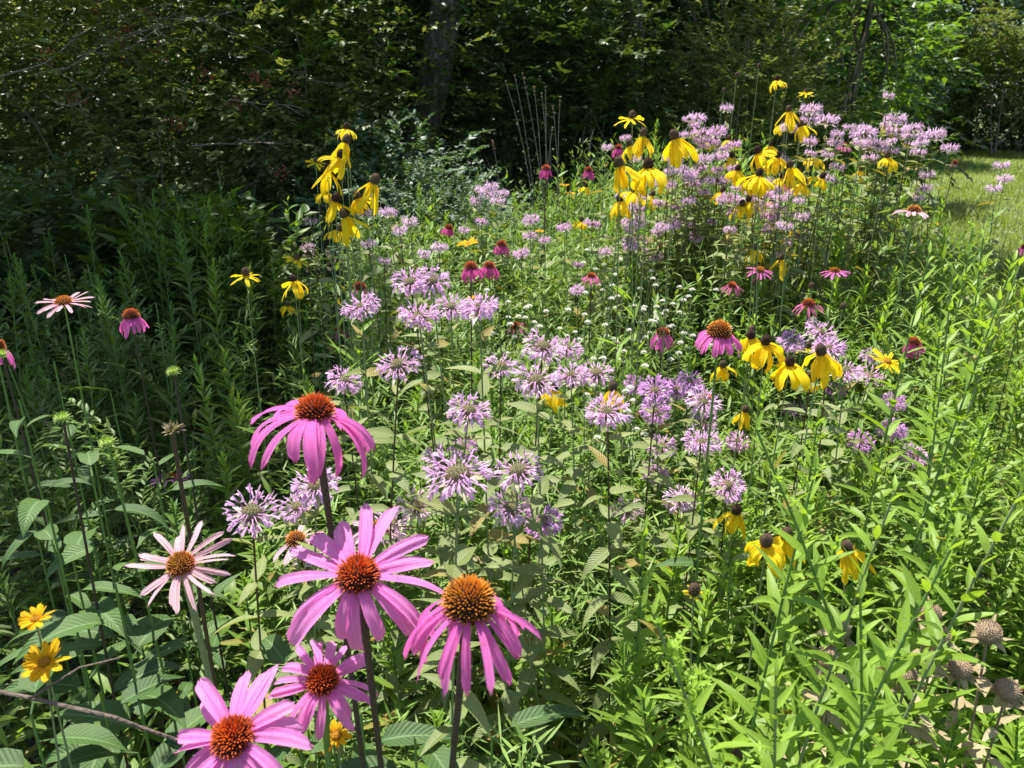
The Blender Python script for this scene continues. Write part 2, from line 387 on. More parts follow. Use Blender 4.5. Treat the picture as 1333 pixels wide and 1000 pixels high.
def bushy(i):
    amp, ph = random.uniform(.02, .06), random.uniform(0, 6.28); g = Geo()
    for k in range(15):
        tt = random.uniform(.5, .9); a = k * 2.4; p0 = bow(tt, amp, ph); m_ = 22; q = np.linspace(.12, 1, m_); ln = random.uniform(.12, .24) * (1.25 - tt * .5)
        PP = np.array([[p0.x + math.cos(a) * ln * .7 * x, p0.y + math.sin(a) * ln * .7 * x, p0.z + ln * (.95 * x - .25 * x * x)] for x in q])
        g.tube([p0, PP[m_ // 2], PP[-1]], [.0012, .001, .0005], 4)
        strips(g, PP, a + np.where(np.arange(m_) % 2, 1, -1) * U(.5, 1.3, m_), U(.0, .9, m_), .04 * np.interp(q, [0, 1], [1, .5]) * U(.7, 1.2, m_), .0085, U(-.7, .1, m_), n=4, age=q * .5)
    return stem_mesh('stem', M['stem_green'], .003, .0012, amp, ph), g.mesh('leaves', M['gold_dark'])
SH = {k: [shoot(k, i) for i in range(n)] for k, n in (('gold', 6), ('gold_right', 6), ('gold_dark', 5), ('mint', 4), ('plume', 3), ('weed', 4))}

SH['bushy'] = [bushy(i) for i in range(4)]
# bergamot stems and leaf sets
BERG = []
for i in range(7):
    amp, ph = random.uniform(.01, .06), random.uniform(0, 6.28)
    BERG.append((stem_mesh('stem', M['stem_red' if i % 2 else 'stem_pale'], .0022, .0012, amp, ph),
                 leafset('leaves', M['berg'], amp, ph, [.42, .36, .45][i % 3], .965, 26 + i % 3 * 4, .068, .024, (-.35, .0, .35), (-1.1, -.2), 'ovate', pairs=True, top=.62, n=7)))
CONE = []
for i in range(5):
    amp, ph = random.uniform(.005, .02), random.uniform(0, 6.28)
    CONE.append((stem_mesh('stem', M['stem_dark'] if i % 2 else M['stem_green'], .0025, .0017, amp, ph, 8),
                 leafset('leaves', M['cone_leaf'], amp, ph, .2, .72, 9, .11, .032, (.5, .3, .4), (-1.3, -.4), 'ovate', top=.6, n=8)))
RAT = []
for i in range(4):
    amp, ph = random.uniform(.005, .03), random.uniform(0, 6.28)
    RAT.append((stem_mesh('stem', M['stem_pale'], .002, .0011, amp, ph),
                leafset('leaves', M['gold'], amp, ph, .2, .75, 16, .075, .013, (.3, .5, .7), (-.8, -.1), 'lance', top=.7, n=6)))

# ------------------------------------------------------------------ flower heads
def fib(n, zmin, rx, rz, jit=0.):
    k = np.arange(n) + .5
    z = 1 - (1 - zmin) * k / n
    r = np.sqrt(np.maximum(0, 1 - z * z)); a = k * 2.39996
    return np.stack([r * np.cos(a) * rx, r * np.sin(a) * rx, z * rz], -1), np.stack([r * np.cos(a) / rx, r * np.sin(a) / rx, z / rz], -1), z
def dome(g, rx, rz, zmin=-.3, seg=14, rings=8):
    ph = np.linspace(PI / 2, math.asin(zmin), rings); a = np.linspace(0, 2 * PI, seg + 1)
    P = np.stack([np.cos(ph)[:, None] * np.cos(a) * rx, np.cos(ph)[:, None] * np.sin(a) * rx, np.sin(ph)[:, None] * rz + 0 * a], -1)
    g.grids(P[None])
def spiny_cone(rx, rz, n, spine, mat, name='cone', thick=.0011):
    g = Geo()
    P, D, z = fib(n, -.25, rx * .82, rz * .82)
    D = D / np.linalg.norm(D, axis=1)[:, None]
    D[:, 2] += .25; D += rng.normal(0, .09, D.shape); P = P + rng.normal(0, rx * .02, P.shape); D /= np.linalg.norm(D, axis=1)[:, None]
    a = np.linspace(0, 2 * PI, 5)
    ref = np.array([.3, .2, .93]); S = np.cross(D, ref); S /= np.linalg.norm(S, axis=1)[:, None]; B = np.cross(D, S)
    ring = np.cos(a)[None, :, None] * S[:, None] + np.sin(a)[None, :, None] * B[:, None]
    L = spine * (U(.7, 1.25, n))[:, None]
    G_ = np.stack([P[:, None] + ring * thick, P[:, None] + ring * thick * .8 + (D * L * .6)[:, None], P[:, None] + ring * thick * .12 + (D * L)[:, None]], 1)
    g.grids(G_, age=np.clip((z - .45) / .5, 0, 1))
    me = g.mesh(name, mat, True)
    return me
def cone_core(rx, rz):
    g = Geo(); dome(g, rx * .86, rz * .86, -.45); return g.mesh('core', M['cone_core'])
def ray_petals(N, L, W, el, bend, r0, z0, mat, prof='petal', per=False, az0=0., gaps=(), jel=.15, spread=None, wave=.0, groove=.12, sparse=1.):
    out = []; g = Geo()
    for k in range(N):
        if k in gaps: continue
        a = az0 + 2 * PI * k / N + random.uniform(-.13, .13)
        e = (el(a) if callable(el) else el) + random.uniform(-jel, jel); b = (bend(a) if callable(bend) else bend) * random.uniform(.75, 1.25)
        h = g if not per else Geo()
        strips(h, [(math.cos(a) * r0, math.sin(a) * r0, z0)], a, e, L * random.uniform(.78, 1.12), W * random.uniform(.72, 1.15), b, fold=random.uniform(-.45, .25), roll=random.uniform(-.4, .4),
               n=12, m=9, prof=prof, groove=groove, wave=wave + .004, side=random.uniform(-.2, .2), twist=random.uniform(-.7, .7), notch=.035 if prof != 'lance' else 0)
        if per: out.append(h.mesh('petal', mat))
    return out if per else g.mesh('petals', mat)
def calyx(r, n=14, L=.009):
    g = Geo(); a = np.arange(n) * 2 * PI / n
    strips(g, np.stack([np.cos(a) * r, np.sin(a) * r, 0 * a - .004], -1), a, U(-.7, .1, n), L, .003, -.6, n=4, prof='lance')
    g.tube([(0, 0, -.014), (0, 0, -.008), (0, 0, -.002)], [.0028, .005, r + .001], 8)
    return g.mesh('calyx', M['bud'])
CALYX = calyx(.009)

def berg_head(i, mat, full=1., disc=.0105, small=False):
    """shaggy ring of two-lipped florets round a button"""
    g = Geo()
    N = int(52 * full)
    a = np.arange(N) * 2.39996 + U(-.2, .2, N); lev = U(0, 1, N)
    P = np.stack([np.cos(a) * disc * (1 - .25 * lev), np.sin(a) * disc * (1 - .25 * lev), lev * .008 - .001], -1)
    tubeL = U(.010, .016, N); e0 = U(-.35, .65, N)
    strips(g, P, a, e0, tubeL, .0017, U(-.3, .3, N), n=3, m=3, prof='spike', fold=.6)
    Q = P + np.stack([np.cos(a) * np.cos(e0), np.sin(a) * np.cos(e0), np.sin(e0)], -1) * tubeL[:, None] * .93
    strips(g, Q, a + U(-.3, .3, N), e0 - .2, U(.009, .015, N), U(.0040, .0060, N), U(-2.2, -.7, N), n=6, m=3, prof='lip', fold=.25, twist=U(-.6, .6, N))
    strips(g, Q, a + U(-.3, .3, N), e0 + .45, U(.010, .016, N), .0022, U(-1.2, .5, N), n=5, m=2, prof='strap', fold=0)
    k = N // 2
    strips(g, Q[:k], a[:k] + U(-.7, .7, k), e0[:k], U(.007, .011, k), .0022, U(-1.5, 0, k), n=4, m=2, prof='lip', fold=0)
    fl = g.mesh('florets', mat)
    d = Geo(); dome(d, disc, disc * .8, -.5, 14, 8)
    n = 70; P, D, z = fib(n, -.1, disc * .95, disc * .76)
    strips(d, P, np.arctan2(D[:, 1], D[:, 0]), np.arctan2(D[:, 2], np.hypot(D[:, 0], D[:, 1])), .0028, .0016, 0, n=3, m=3, prof='spike', fold=.5)
    ds = d.mesh('disc', M['berg_disc'])
    b = Geo(); n = 8; a = np.arange(n) * 2 * PI / n + U(-.2, .2, n)
    strips(b, np.stack([np.cos(a) * .004, np.sin(a) * .004, 0 * a - .009], -1), a, U(.0, .35, n), U(.020, .032, n), U(.008, .013, n), U(-1.3, -.3, n), fold=.2, n=6, prof='ovate', age=U(0, .8, n), rnd=U(0, 1, n))
    br = b.mesh('bracts', M['bract'])
    return [('florets', fl), ('disc', ds), ('bracts', br)]
BH = {'lilac': [berg_head(i, M['lilac'], (1, 1.15, .8, 1.1, .7, 1, .9)[i], (.0105, .0100, .0120, .0095, .0125, .011, .0115)[i]) for i in range(7)],
      'pink': [berg_head(i, M['lilac_pink'], 1.0) for i in range(3)],
      'deep': [berg_head(i, M['lilac_deep'], 1.05) for i in range(3)],
      'open': [berg_head(i, M['lilac'], .72, .0135) for i in range(2)],
      'fade': [berg_head(i, M['lilac_fade'], .55, .012) for i in range(2)]}

def cone_head(mat_p, mat_c, N, L, W, el, bend, rx=.015, rz=.013, spines=120, **kw):
    return [('petals', ray_petals(N, L, W, el, bend, rx * .8, -.001, M[mat_p], **kw)), ('cone', spiny_cone(rx, rz, spines, .0048, M[mat_c])), ('core', cone_core(rx, rz)), ('calyx', CALYX)]
CH = {
 'droop': [cone_head('pink', 'cone_red', 15, .040, .0095, -.7, -.9), cone_head('pink', 'cone_red', 13, .038, .010, -.8, -.7, rz=.016)],
 'hot': [cone_head('pink_hot', 'cone_red', 14, .034, .009, -.9, -.7), cone_head('pink_hot', 'cone_red', 16, .036, .009, -.75, -.85)],
 'flat': [cone_head('pink_light', 'cone_red', 15, .040, .0085, .0, -.35, rz=.009), cone_head('pink', 'cone_orange', 14, .040, .009, -.12, -.4, rz=.010)],
 'level': [cone_head('pink_pale', 'cone_orange', 17, .038, .0078, .05, -.3, rz=.008)],
 'dusky': [cone_head('pink_dusky', 'cone_red', 12, .036, .009, -.35, -.8)],
 'old': [cone_head('pink', 'cone_orange', 20, .032, .0090, -.40, -.9, rx=.0165, rz=.018, spines=200)],
 'bare': [cone_head('pink_dusky', 'cone_red', 9, .022, .006, -1.1, -.4, rx=.015, rz=.014, gaps=(1, 4, 6))],
 'sparse': [cone_head('pink_pale', 'cone_orange', 11, .036, .010, -.05, -.5, gaps=(2, 3, 7), rz=.013)],
}
def rat_head(N, L, W, el, bend, dark, rx=.0078, rz=.0105, mat='yellow', gaps=()):
    g = Geo(); dome(g, rx, rz, -.6, 12, 9)
    n = 110; P, D, z = fib(n, -.5, rx, rz)
    strips(g, P, np.arctan2(D[:, 1], D[:, 0]), np.arctan2(D[:, 2], np.hypot(D[:, 0], D[:, 1])), .0016, .0014, 0, n=2, m=3, prof='spike', fold=.5)
    me = g.mesh('cone', M['rat_dark' if dark else 'rat_cone'])
    me.transform(Matrix.Translation((0, 0, rz * .55)))
    return [('petals', ray_petals(N, L, W, el, bend, rx * .6, -.0015, M[mat], prof='yellow', wave=.02, groove=.1, jel=.4, gaps=gaps)), ('cone', me)]
RH = {
 'droop': [rat_head(9, .040, .0135, -.45, -1.25, 0), rat_head(8, .042, .0145, -.5, -1.15, 1), rat_head(10, .036, .013, -.4, -1.3, 0), rat_head(9, .038, .011, lambda a: -.4 + .5 * math.cos(a), -1.1, 1, gaps=(3,)), rat_head(7, .040, .012, lambda a: -.7 + .3 * math.sin(a), -1.0, 0)],
 'long': [rat_head(10, .047, .0165, -.45, -1.2, 1), rat_head(9, .048, .0165, -.6, -1.0, 0), rat_head(9, .048, .0135, lambda a: -.6 + .5 * math.cos(a), lambda a: -1.0 + .4 * math.sin(a), 1, gaps=(4,)), rat_head(8, .053, .013, lambda a: -.9 + .4 * math.sin(a), -.7, 0, gaps=(2, 5))],
 'limp': [rat_head(7, .048, .0125, lambda a: -1.05 + .35 * math.sin(a), -.5, 0, gaps=(2,)), rat_head(6, .050, .0135, lambda a: -.95 + .5 * math.cos(a), -.55, 1), rat_head(7, .046, .012, -1.15, lambda a: -.35 + .5 * math.sin(a), 0, gaps=(5,))],
 'open': [rat_head(9, .032, .010, -.05, -.45, 0)],
 'short': [rat_head(8, .010, .004, .2, -.3, 0)],
}
def helio_head(N, L, W, el, bend, mat='amber', disc=.008):
    g = Geo(); dome(g, disc, disc * .55, -.2, 12, 6)
    n = 22; P, D, z = fib(n, .1, disc, disc * .55)
    strips(g, P, np.arctan2(D[:, 1], D[:, 0]), 1.2, .003, .0016, 0, n=2, m=3, prof='spike', fold=.5)
    return [('petals', ray_petals(N, L, W, el, bend, disc * .75, -.001, M[mat], prof='yellow', groove=.12, jel=.2)), ('disc', g.mesh('disc', M['helio']))]
HH = {'open': [helio_head(11, .027, .0125, .55, -.5)], 'wide': [helio_head(13, .030, .0095, .05, -.2, 'yellow')], 'small': [helio_head(10, .017, .009, .45, -.5)]}

# ------------------------------------------------------------------ placing a flower
HERO = []
def qz(v, spin=0.):
    v = Vector(v).normalized()
    q = Vector((0, 0, 1)).rotation_difference(v)
    return q @ Quaternion((0, 0, 1), spin)
def plant(name, label, cat, group, head, lean, stem, parts, axis=(0, 0, 1), hs=1., spin=None, stem_r=1., leaves=True, r_px=20):
    """a stem from the ground to the head; lean = (dx, dy) of the head from the foot"""
    base = Vector((head.x - lean[0], head.y - lean[1], 0.))
    H = (head - base).length
    rot = qz(head - base, random.uniform(0, 6.28))
    root = empty(name, base, label, cat, group, rot)
    st = put('stem', stem[0], root); st.scale = (stem_r, stem_r, H / REF)
    if leaves and stem[1] is not None:
        lv = put('leaves', stem[1], root); lv.scale = (1, 1, H / REF)
    q = rot.inverted() @ qz(axis, random.uniform(0, 6.28) if spin is None else spin)
    cone_ = None
    for nm, me in parts:
        if nm in ('core', 'calyx') and cone_ is not None: put(nm, me, cone_); continue
        c = put(nm, me, root); cone_ = c; c.location = (0, 0, H); c.rotation_mode = 'QUATERNION'; c.rotation_quaternion = q; c.scale = (hs, hs, hs)
    px, py, d = proj(head); HERO.append((px, py, d, r_px))
    return root
def rl(a=.06): return (random.uniform(-a, a), random.uniform(-a, a))
ORD = ['first', 'second', 'third', 'fourth', 'fifth', 'sixth', 'seventh', 'eighth', 'ninth', 'tenth', 'eleventh', 'twelfth', 'thirteenth', 'fourteenth', 'fifteenth', 'sixteenth', 'seventeenth', 'eighteenth', 'nineteenth', 'twentieth',
       'twenty-first', 'twenty-second', 'twenty-third', 'twenty-fourth', 'twenty-fifth', 'twenty-sixth', 'twenty-seventh', 'twenty-eighth', 'twenty-ninth', 'thirtieth', 'thirty-first', 'thirty-second', 'thirty-third', 'thirty-fourth', 'thirty-fifth', 'thirty-sixth']

# ------------------------------------------------------------------ the large pink coneflowers in front, petal by petal
TOCAM = Vector((0, -1, .35))
def big_cone(px, py, d, label, axis, N, L, W, el, bend, mat, cmat, rx, rz, spines, stemmat, lean, gaps=(), jel=.16, rstem=.0028, base_to=None, spine=.006):
    head = at(px, py, d); base = Vector((head.x - lean[0], head.y - lean[1], 0)); ax = Vector(axis).normalized()
    root = empty('coneflower', base, label, 'coneflower', 'large coneflowers in the front')
    hd = head - base
    pts = []; kb = random.uniform(-.04, .04)
    end = hd - ax * .012
    for t in np.linspace(0, 1, 16):
        p = end * t
        k = math.sin(PI * t) * kb
        p = p + Vector((k, -k * .4, 0)) - ax.cross(Vector((0, 0, 1))).cross(ax) * 0
        pts.append(p)
    pts[-1] = end
    g = Geo(); g.tube(pts, np.concatenate([np.linspace(rstem * 1.15, rstem, 14), [rstem * 1.15, rstem * 1.6]]), 10); g.build('stem', M[stemmat], root)
    q = qz(ax, 0)
    Mx = Matrix.Translation(hd) @ q.to_matrix().to_4x4()
    def kid(nm, me):
        o = put(nm, me, root); o.matrix_local = Mx; return o
    for me in ray_petals(N, L, W, el, bend, rx * .8, -.001, M[mat], per=True, gaps=gaps, jel=jel, az0=random.uniform(0, 1)): kid('petal', me)
    cn = kid('cone', spiny_cone(rx, rz, spines, spine, M[cmat], thick=.0009)); put('core', cone_core(rx, rz), cn); put('calyx', calyx(rx * .75, 22, .012), cn)
    g = Geo(); n = 5; t = np.array([.25, .35, .45, .55, .66]); P = np.array([tuple(end * x) for x in t])
    strips(g, P, U(0, 6.28, n), U(.2, .6, n), U(.10, .15, n), U(.03, .045, n), U(-1.4, -.6, n), n=9, prof='ovate', fold=U(.1, .4, n), wave=.01); g.build('leaves', M['cone_leaf'], root)
    HERO.append((px, py, d, L / d * 1000))
    return root
big_cone(410, 537, .70, 'tall magenta coneflower with drooping petals and dark stem, standing above its neighbours', (.03, .02, 1), 17, .064, .0128, lambda a: -.12 + .22 * math.cos(a - PI), lambda a: -1.3 + .15 * math.sin(a) , 'pink', 'cone_red', .0165, .0150, 260, 'stem_dark', (-.015, .02), jel=.22)
big_cone(466, 750, .64, 'large bright pink coneflower with wide raised petals, at the centre of the front group', (-.02, -.34, 1), 16, .061, .0152, lambda a: -.1 + .2 * math.sin(a), lambda a: -.85 + .6 * math.sin(a), 'pink_light', 'cone_red', .0165, .0150, 300, 'stem_dark', (-.05, -.03), jel=.2)
big_cone(610, 787, .60, 'coneflower with the largest orange domed cone and ragged drooping pink petals', (.12, -.10, 1), 23, .056, .0092, lambda a: -.6 + .25 * math.cos(a + .8), lambda a: -.9 + .3 * math.cos(a + .8), 'pink', 'cone_orange', .0195, .0220, 420, 'stem_dark', (.05, .03), gaps=(5,), jel=.28)
big_cone(420, 886, .70, 'medium pink coneflower of narrow petals below the bright one, beside an orange daisy', (.15, -.42, 1), 20, .043, .0088, lambda a: -.05, lambda a: -.75 + .3 * math.sin(a), 'pink_light', 'cone_red', .0125, .0110, 240, 'stem_green', (.01, -.02), jel=.25)
big_cone(303, 960, .62, 'lowest pink coneflower, cut by the bottom edge, its petals broad and pale', (-.08, -.55, 1), 17, .050, .0135, lambda a: .05, lambda a: -.65 + .4 * math.sin(a), 'pink_light', 'cone_red', .0150, .0125, 300, 'stem_green', (-.02, -.02), jel=.25)
big_cone(235, 735, .76, 'pale pink young coneflower with thin spread petals and green-centred cone on pale stem', (.02, -.48, 1), 20, .040, .0068, lambda a: .1, lambda a: -.3, 'pink_pale', 'cone_green', .0130, .0095, 220, 'stem_pale', (.01, .02), gaps=(9,), jel=.16, spine=.004)

# ------------------------------------------------------------------ smaller coneflowers
CF = [  # px, py, cone width px, style, axis, label
 (83, 393, 23, 'level', (0, -.15, 1), 'light pink coneflower with level petals, taller of the two beside the dark shrub'),
 (171, 412, 21, 'droop', (0, -.1, 1), 'pink coneflower with arched petals just right of the level-petalled one'),
 (-6, 452, 24, 'droop', (.1, .3, 1), 'pink coneflower cut off by the left edge, only its petals showing'),
 (385, 703, 27, 'sparse', (-.2, -.1, 1), 'pale coneflower with red cone tucked behind the bright pink one'),
 (493, 690, 27, 'sparse', (.3, -.1, 1), 'coneflower with a dark red cone half hidden among lilac blooms behind the bright one'),
 (468, 374, 17, 'bare', (0, 0, 1), 'nearly bare red coneflower cone above a lilac bergamot bloom'),
 (613, 348, 18, 'hot', (-.1, 0, 1), 'magenta coneflower, left one of the touching pair'),
 (637, 347, 16, 'hot', (.1, 0, 1), 'magenta coneflower, right one of the touching pair'),
 (653, 319, 14, 'hot', (.1, 0, 1), 'small magenta coneflower behind the touching pair'),
 (711, 220, 12, 'hot', (0, 0, 1), 'drooping magenta coneflower in front of the dead stalks'),
 (766, 222, 11, 'hot', (0, 0, 1), 'drooping magenta coneflower right of the dead stalks against the dark wood'),
 (584, 297, 11, 'hot', (.2, 0, 1), 'tiny magenta coneflower under the blue-green bush'),
 (863, 434, 18, 'droop', (0, -.1, 1), 'pink coneflower with hanging petals, left neighbour of the big orange cone'),
 (936, 434, 31, 'old', (.05, -.1, 1), 'coneflower with broad orange cone and ragged pink skirt beside the yellow flowers'),
 (1190, 446, 17, 'hot', (-.05, -.1, 1), 'deep magenta coneflower with hanging petals right of the open yellow daisy'),
 (989, 352, 12, 'flat', (0, -.3, 1), 'light pink coneflower, left one of two level-petalled ones by the leafy stems'),
 (1087, 353, 12, 'flat', (0, 0, 1), 'pink coneflower with level petals above the green shoots, right of its twin'),
 (953, 372, 11, 'dusky', (0, -.2, 1), 'dusky pink coneflower below the level-petalled pink one'),
 (1053, 396, 15, 'dusky', (-.1, -.1, 1), 'faded coneflower with glowing red cone between green shoots'),
 (1190, 275, 18, 'sparse', (.1, 0, 1), 'coneflower with orange cone and few salmon petals near the lawn'),
 (1029, 238, 12, 'hot', (0, 0, 1), 'magenta coneflower with orange cone among the yellow flowers by the lawn'),
 (998, 240, 9, 'hot', (0, 0, 1), 'small magenta coneflower behind yellow petals in the far clump'),
 (770, 360, 11, 'dusky', (0, 0, 1), 'small faded pink coneflower among the white blossoms'),
 (672, 425, 13, 'dusky', (-.3, -.3, 1), 'wilting pink coneflower with spread petals above a pale lilac bloom'),
 (440, 431, 12, 'dusky', (0, 0, 1), 'small pink coneflower half hidden left of the lilac blooms'),
 (221, 622, 17, 'flat', (0, .2, 1), 'small pale pink coneflower low among shaded leaves'),
 (920, 520, 17, 'dusky', (.3, 0, 1), 'wilted pink coneflower under a lilac bloom below the yellow flowers'),
 (1336, 322, 13, 'droop', (0, 0, 1), 'pink coneflower cut off by the right edge'),
 (1330, 905, 24, 'sparse', (-.2, .2, 1), 'withered pale coneflower low at the right edge'),
 (805, 193, 11, 'hot', (0, 0, 1), 'small magenta coneflower among far lilac and yellow blooms'),
 (1098, 190, 10, 'dusky', (0, 0, 1), 'dark faded coneflower below the far lilac blooms'),
 (1243, 212, 8, 'bare', (0, 0, 1), 'bare dark coneflower cone against the lawn'),
]
for px, py, cw, st, ax, lab in CF:
    d = .033 / cw * 1000
    hd = random.choice(CH[st]); hs = 1.
    if d > 3.1: hs = 3.1 / d; d = 3.1
    if 300 < py < 425 and 700 < px < 1250 and d > 1.9: hs = 1.9 / d * 1.1; d = 1.9
    plant('coneflower', lab, 'coneflower', 'coneflowers behind the front group', at(px, py, d), rl(.05), CONE[0] if st == 'old' else random.choice(CONE), hd, ax, hs, r_px=38 / d, leaves=px != 221)

# ------------------------------------------------------------------ yellow drooping coneflowers
YF = [  # px, py (cone), petal length px, style, axis, label, dark tan
 (451, 168, 22, 'droop', (.1, 0, 1), 'topmost yellow coneflower of the tall spray against the dark shrub'),
 (450, 186, 30, 'long', (.35, 0, 1), 'yellow coneflower just under the topmost one of the tall spray'),
 (427, 223, 27, 'long', (.1, 0, 1), 'yellow coneflower with narrow hanging petals left in the tall spray'),
 (443, 205, 28, 'long', (.2, 0, 1), 'yellow coneflower in the middle of the tall spray'),
 (411, 211, 14, 'open', (.2, 0, 1), 'small open yellow flower at the left of the tall spray'),
 (423, 250, 22, 'droop', (-.1, 0, 1), 'yellow coneflower lowest at the left of the tall spray'),
 (436, 262, 30, 'long', (.3, 0, 1), 'broad yellow coneflower below the tall spray with brown cone'),
 (486, 238, 34, 'long', (.5, 0, 1), 'yellow coneflower leaning right with wing-like petals'),
 (466, 258, 26, 'droop', (-.3, 0, 1), 'yellow coneflower beside the wing-petalled one'),
 (449, 283, 30, 'long', (-.3, 0, 1), 'ragged yellow coneflower at the foot of the spray'),
 (441, 300, 22, 'droop', (.3, 0, 1), 'yellow coneflower at the very foot of the tall spray'),
 (320, 358, 20, 'open', (0, 0, 1), 'lone yellow coneflower left against the dark bed'),
 (386, 338, 16, 'open', (.1, 0, 1), 'small yellow coneflower right of the lone one'),
 (383, 366, 24, 'long', (-.3, 0, 1), 'yellow coneflower with sideways petals under the small one'),
 (374, 398, 16, 'droop', (0, 0, 1), 'lowest small yellow coneflower of the left group'),
 (823, 154, 19, 'open', (0, 0, 1), 'open yellow coneflower highest at the top of the middle clump'),
 (837, 177, 26, 'long', (.1, 0, 1), 'yellow coneflower under the highest one of the middle clump'),
 (820, 190, 22, 'droop', (-.3, 0, 1), 'yellow coneflower facing left in the middle clump'),
 (879, 181, 32, 'long', (-.35, 0, 1), 'yellow coneflower with long petals swept left beside lilac blooms'),
 (807, 216, 32, 'long', (-.35, 0, 1), 'yellow coneflower with petals spread at the left of the middle clump'),
 (844, 219, 34, 'long', (-.1, 0, 1), 'yellow coneflower with dark cone in the centre of the middle clump'),
 (849, 255, 18, 'droop', (.2, 0, 1), 'small yellow coneflower with dark cone low in the middle clump'),
 (807, 262, 24, 'droop', (-.1, 0, 1), 'bunched yellow coneflower at the foot of the middle clump'),
 (825, 250, 24, 'droop', (.2, 0, 1), 'yellow coneflower hidden behind the middle clump'),
 (757, 288, 15, 'droop', (0, 0, 1), 'yellow coneflower alone left below the middle clump'),
 (763, 244, 13, 'droop', (0, 0, 1), 'small round yellow coneflower beside the orange blooms'),
 (1011, 105, 18, 'droop', (0, 0, 1), 'highest yellow coneflower standing above the wood edge'),
 (1048, 121, 10, 'open', (0, 0, 1), 'tiny open yellow flower right of the highest one'),
 (1027, 145, 20, 'long', (-.1, 0, 1), 'golden coneflower under the highest one'),
 (1043, 164, 20, 'droop', (-.4, 0, 1), 'golden coneflower beside pink-lilac blooms at the top'),
 (1022, 160, 18, 'droop', (.1, 0, 1), 'golden coneflower half behind lilac blooms at the top'),
 (987, 199, 24, 'long', (-.3, 0, 1), 'yellow coneflower with dark cone, left in the far right clump'),
 (1029, 218, 24, 'long', (-.3, 0, 1), 'yellow coneflower with dark cone, right in the far right clump'),
 (988, 229, 25, 'long', (.1, 0, 1), 'yellow coneflower with dark cone, lowest in the far right clump'),
 (975, 236, 20, 'droop', (-.2, 0, 1), 'yellow coneflower behind the lowest of the far right clump'),
 (949, 182, 16, 'droop', (0, 0, 1), 'small yellow coneflower within the far lilac blooms'),
 (924, 185, 14, 'droop', (0, 0, 1), 'smaller yellow coneflower deep within the far lilac blooms'),
 (966, 268, 20, 'droop', (0, 0, 1), 'faded yellow coneflower under the far right clump'),
 (983, 325, 20, 'droop', (-.2, 0, 1), 'yellow coneflower with dark cone above the pink level-petalled one'),
 (972, 322, 18, 'droop', (.2, 0, 1), 'yellow coneflower leaning on the dark-coned one'),
 (1017, 338, 20, 'long', (0, 0, 1), 'yellow coneflower between the two level-petalled pink ones'),
 (1040, 350, 14, 'droop', (0, 0, 1), 'small yellow coneflower right of centre between pink ones'),
 (978, 440, 30, 'droop', (-.2, -.1, 1), 'yellow coneflower, upper left of the bright right-hand cluster'),
 (996, 448, 33, 'long', (0, -.1, 1), 'yellow coneflower with brown cone beside the upper left one'),
 (1028, 475, 34, 'long', (-.1, -.1, 1), 'yellow coneflower with tall dark cone in the bright cluster'),
 (1069, 461, 38, 'long', (-.25, -.1, 1), 'yellow coneflower with long petals, right of the bright cluster'),
 (941, 478, 25, 'droop', (-.05, -.1, 1), 'yellow coneflower, leftmost of the bright cluster'),
 (970, 536, 24, 'droop', (0, -.1, 1), 'yellow coneflower alone below the bright cluster'),
 (1054, 492, 26, 'droop', (.1, 0, 1), 'yellow coneflower partly hidden at the foot of the bright cluster'),
 (958, 668, 34, 'droop', (.05, -.1, 1), 'yellow coneflower hanging alone above the green shoots'),
 (997, 709, 44, 'droop', (-.1, -.15, 1), 'large yellow coneflower with broad petals, left of a dark-coned one'),
 (1022, 700, 40, 'long', (.15, -.05, 1), 'yellow coneflower with dark cone overlapping the large one'),
 (1104, 716, 38, 'long', (-.45, 0, 1), 'yellow coneflower lowest at the right, petals swept left'),
 (903, 772, 10, 'short', (0, -.2, 1), 'young flower with brown cone and tiny yellow petals'),
 (722, 508, 28, 'droop', (0, 0, 1), 'yellow petals showing behind lilac blooms at the centre'),
 (797, 508, 32, 'droop', (.1, 0, 1), 'yellow flower behind a lilac bloom with a leaf across it'),
 (1052, 452, 16, 'open', (0, -.2, 1), 'small yellow flower with green cone above the bright cluster'),
]
_yn = [(953, 205), (960, 222), (1003, 190), (1012, 205), (1000, 214), (1018, 232), (1040, 226), (975, 262), (955, 300), (1000, 318), (990, 345), (1028, 325), (1032, 300), (1046, 240), (1060, 205), (940, 250), (1005, 262), (1070, 232), (1120, 222), (1155, 205)]
_yn.sort()
YF += [(x, y, random.choice((15, 18, 20)), 'droop', (random.uniform(-.3, .3), random.uniform(-.3, 0), 1), 'small yellow coneflower, %s from left of the scatter under the highest one' % n_) for (x, y), n_ in zip(_yn, 'first second third fourth fifth sixth seventh eighth ninth tenth eleventh twelfth thirteenth fourteenth fifteenth sixteenth seventeenth eighteenth nineteenth twentieth'.split())]
for px, py, pl, st, ax, lab in YF:
    d = .042 / pl * 1000
    if st == 'open': d = .032 / pl * 1000
    if st == 'short': d = 1.0
    if st == 'long' and py < 320 and (px < 520 or random.random() < .5): st = 'limp'
    hs = 1.
    if d > 2.6: hs = 2.6 / d; d = 2.6
    if py < 320 and d < 1.55: hs = 1.55 / d; d = 1.55
    if py < 320: hs *= 1.0 if px < 520 else 1.05
    plant('yellow_coneflower', lab, 'yellow coneflower', 'yellow drooping coneflowers', at(px, py, d), rl(.05), random.choice(RAT), random.choice(RH[st][:2] if d < 1.5 and px > 900 else RH[st]), ax, hs, r_px=40 / d)
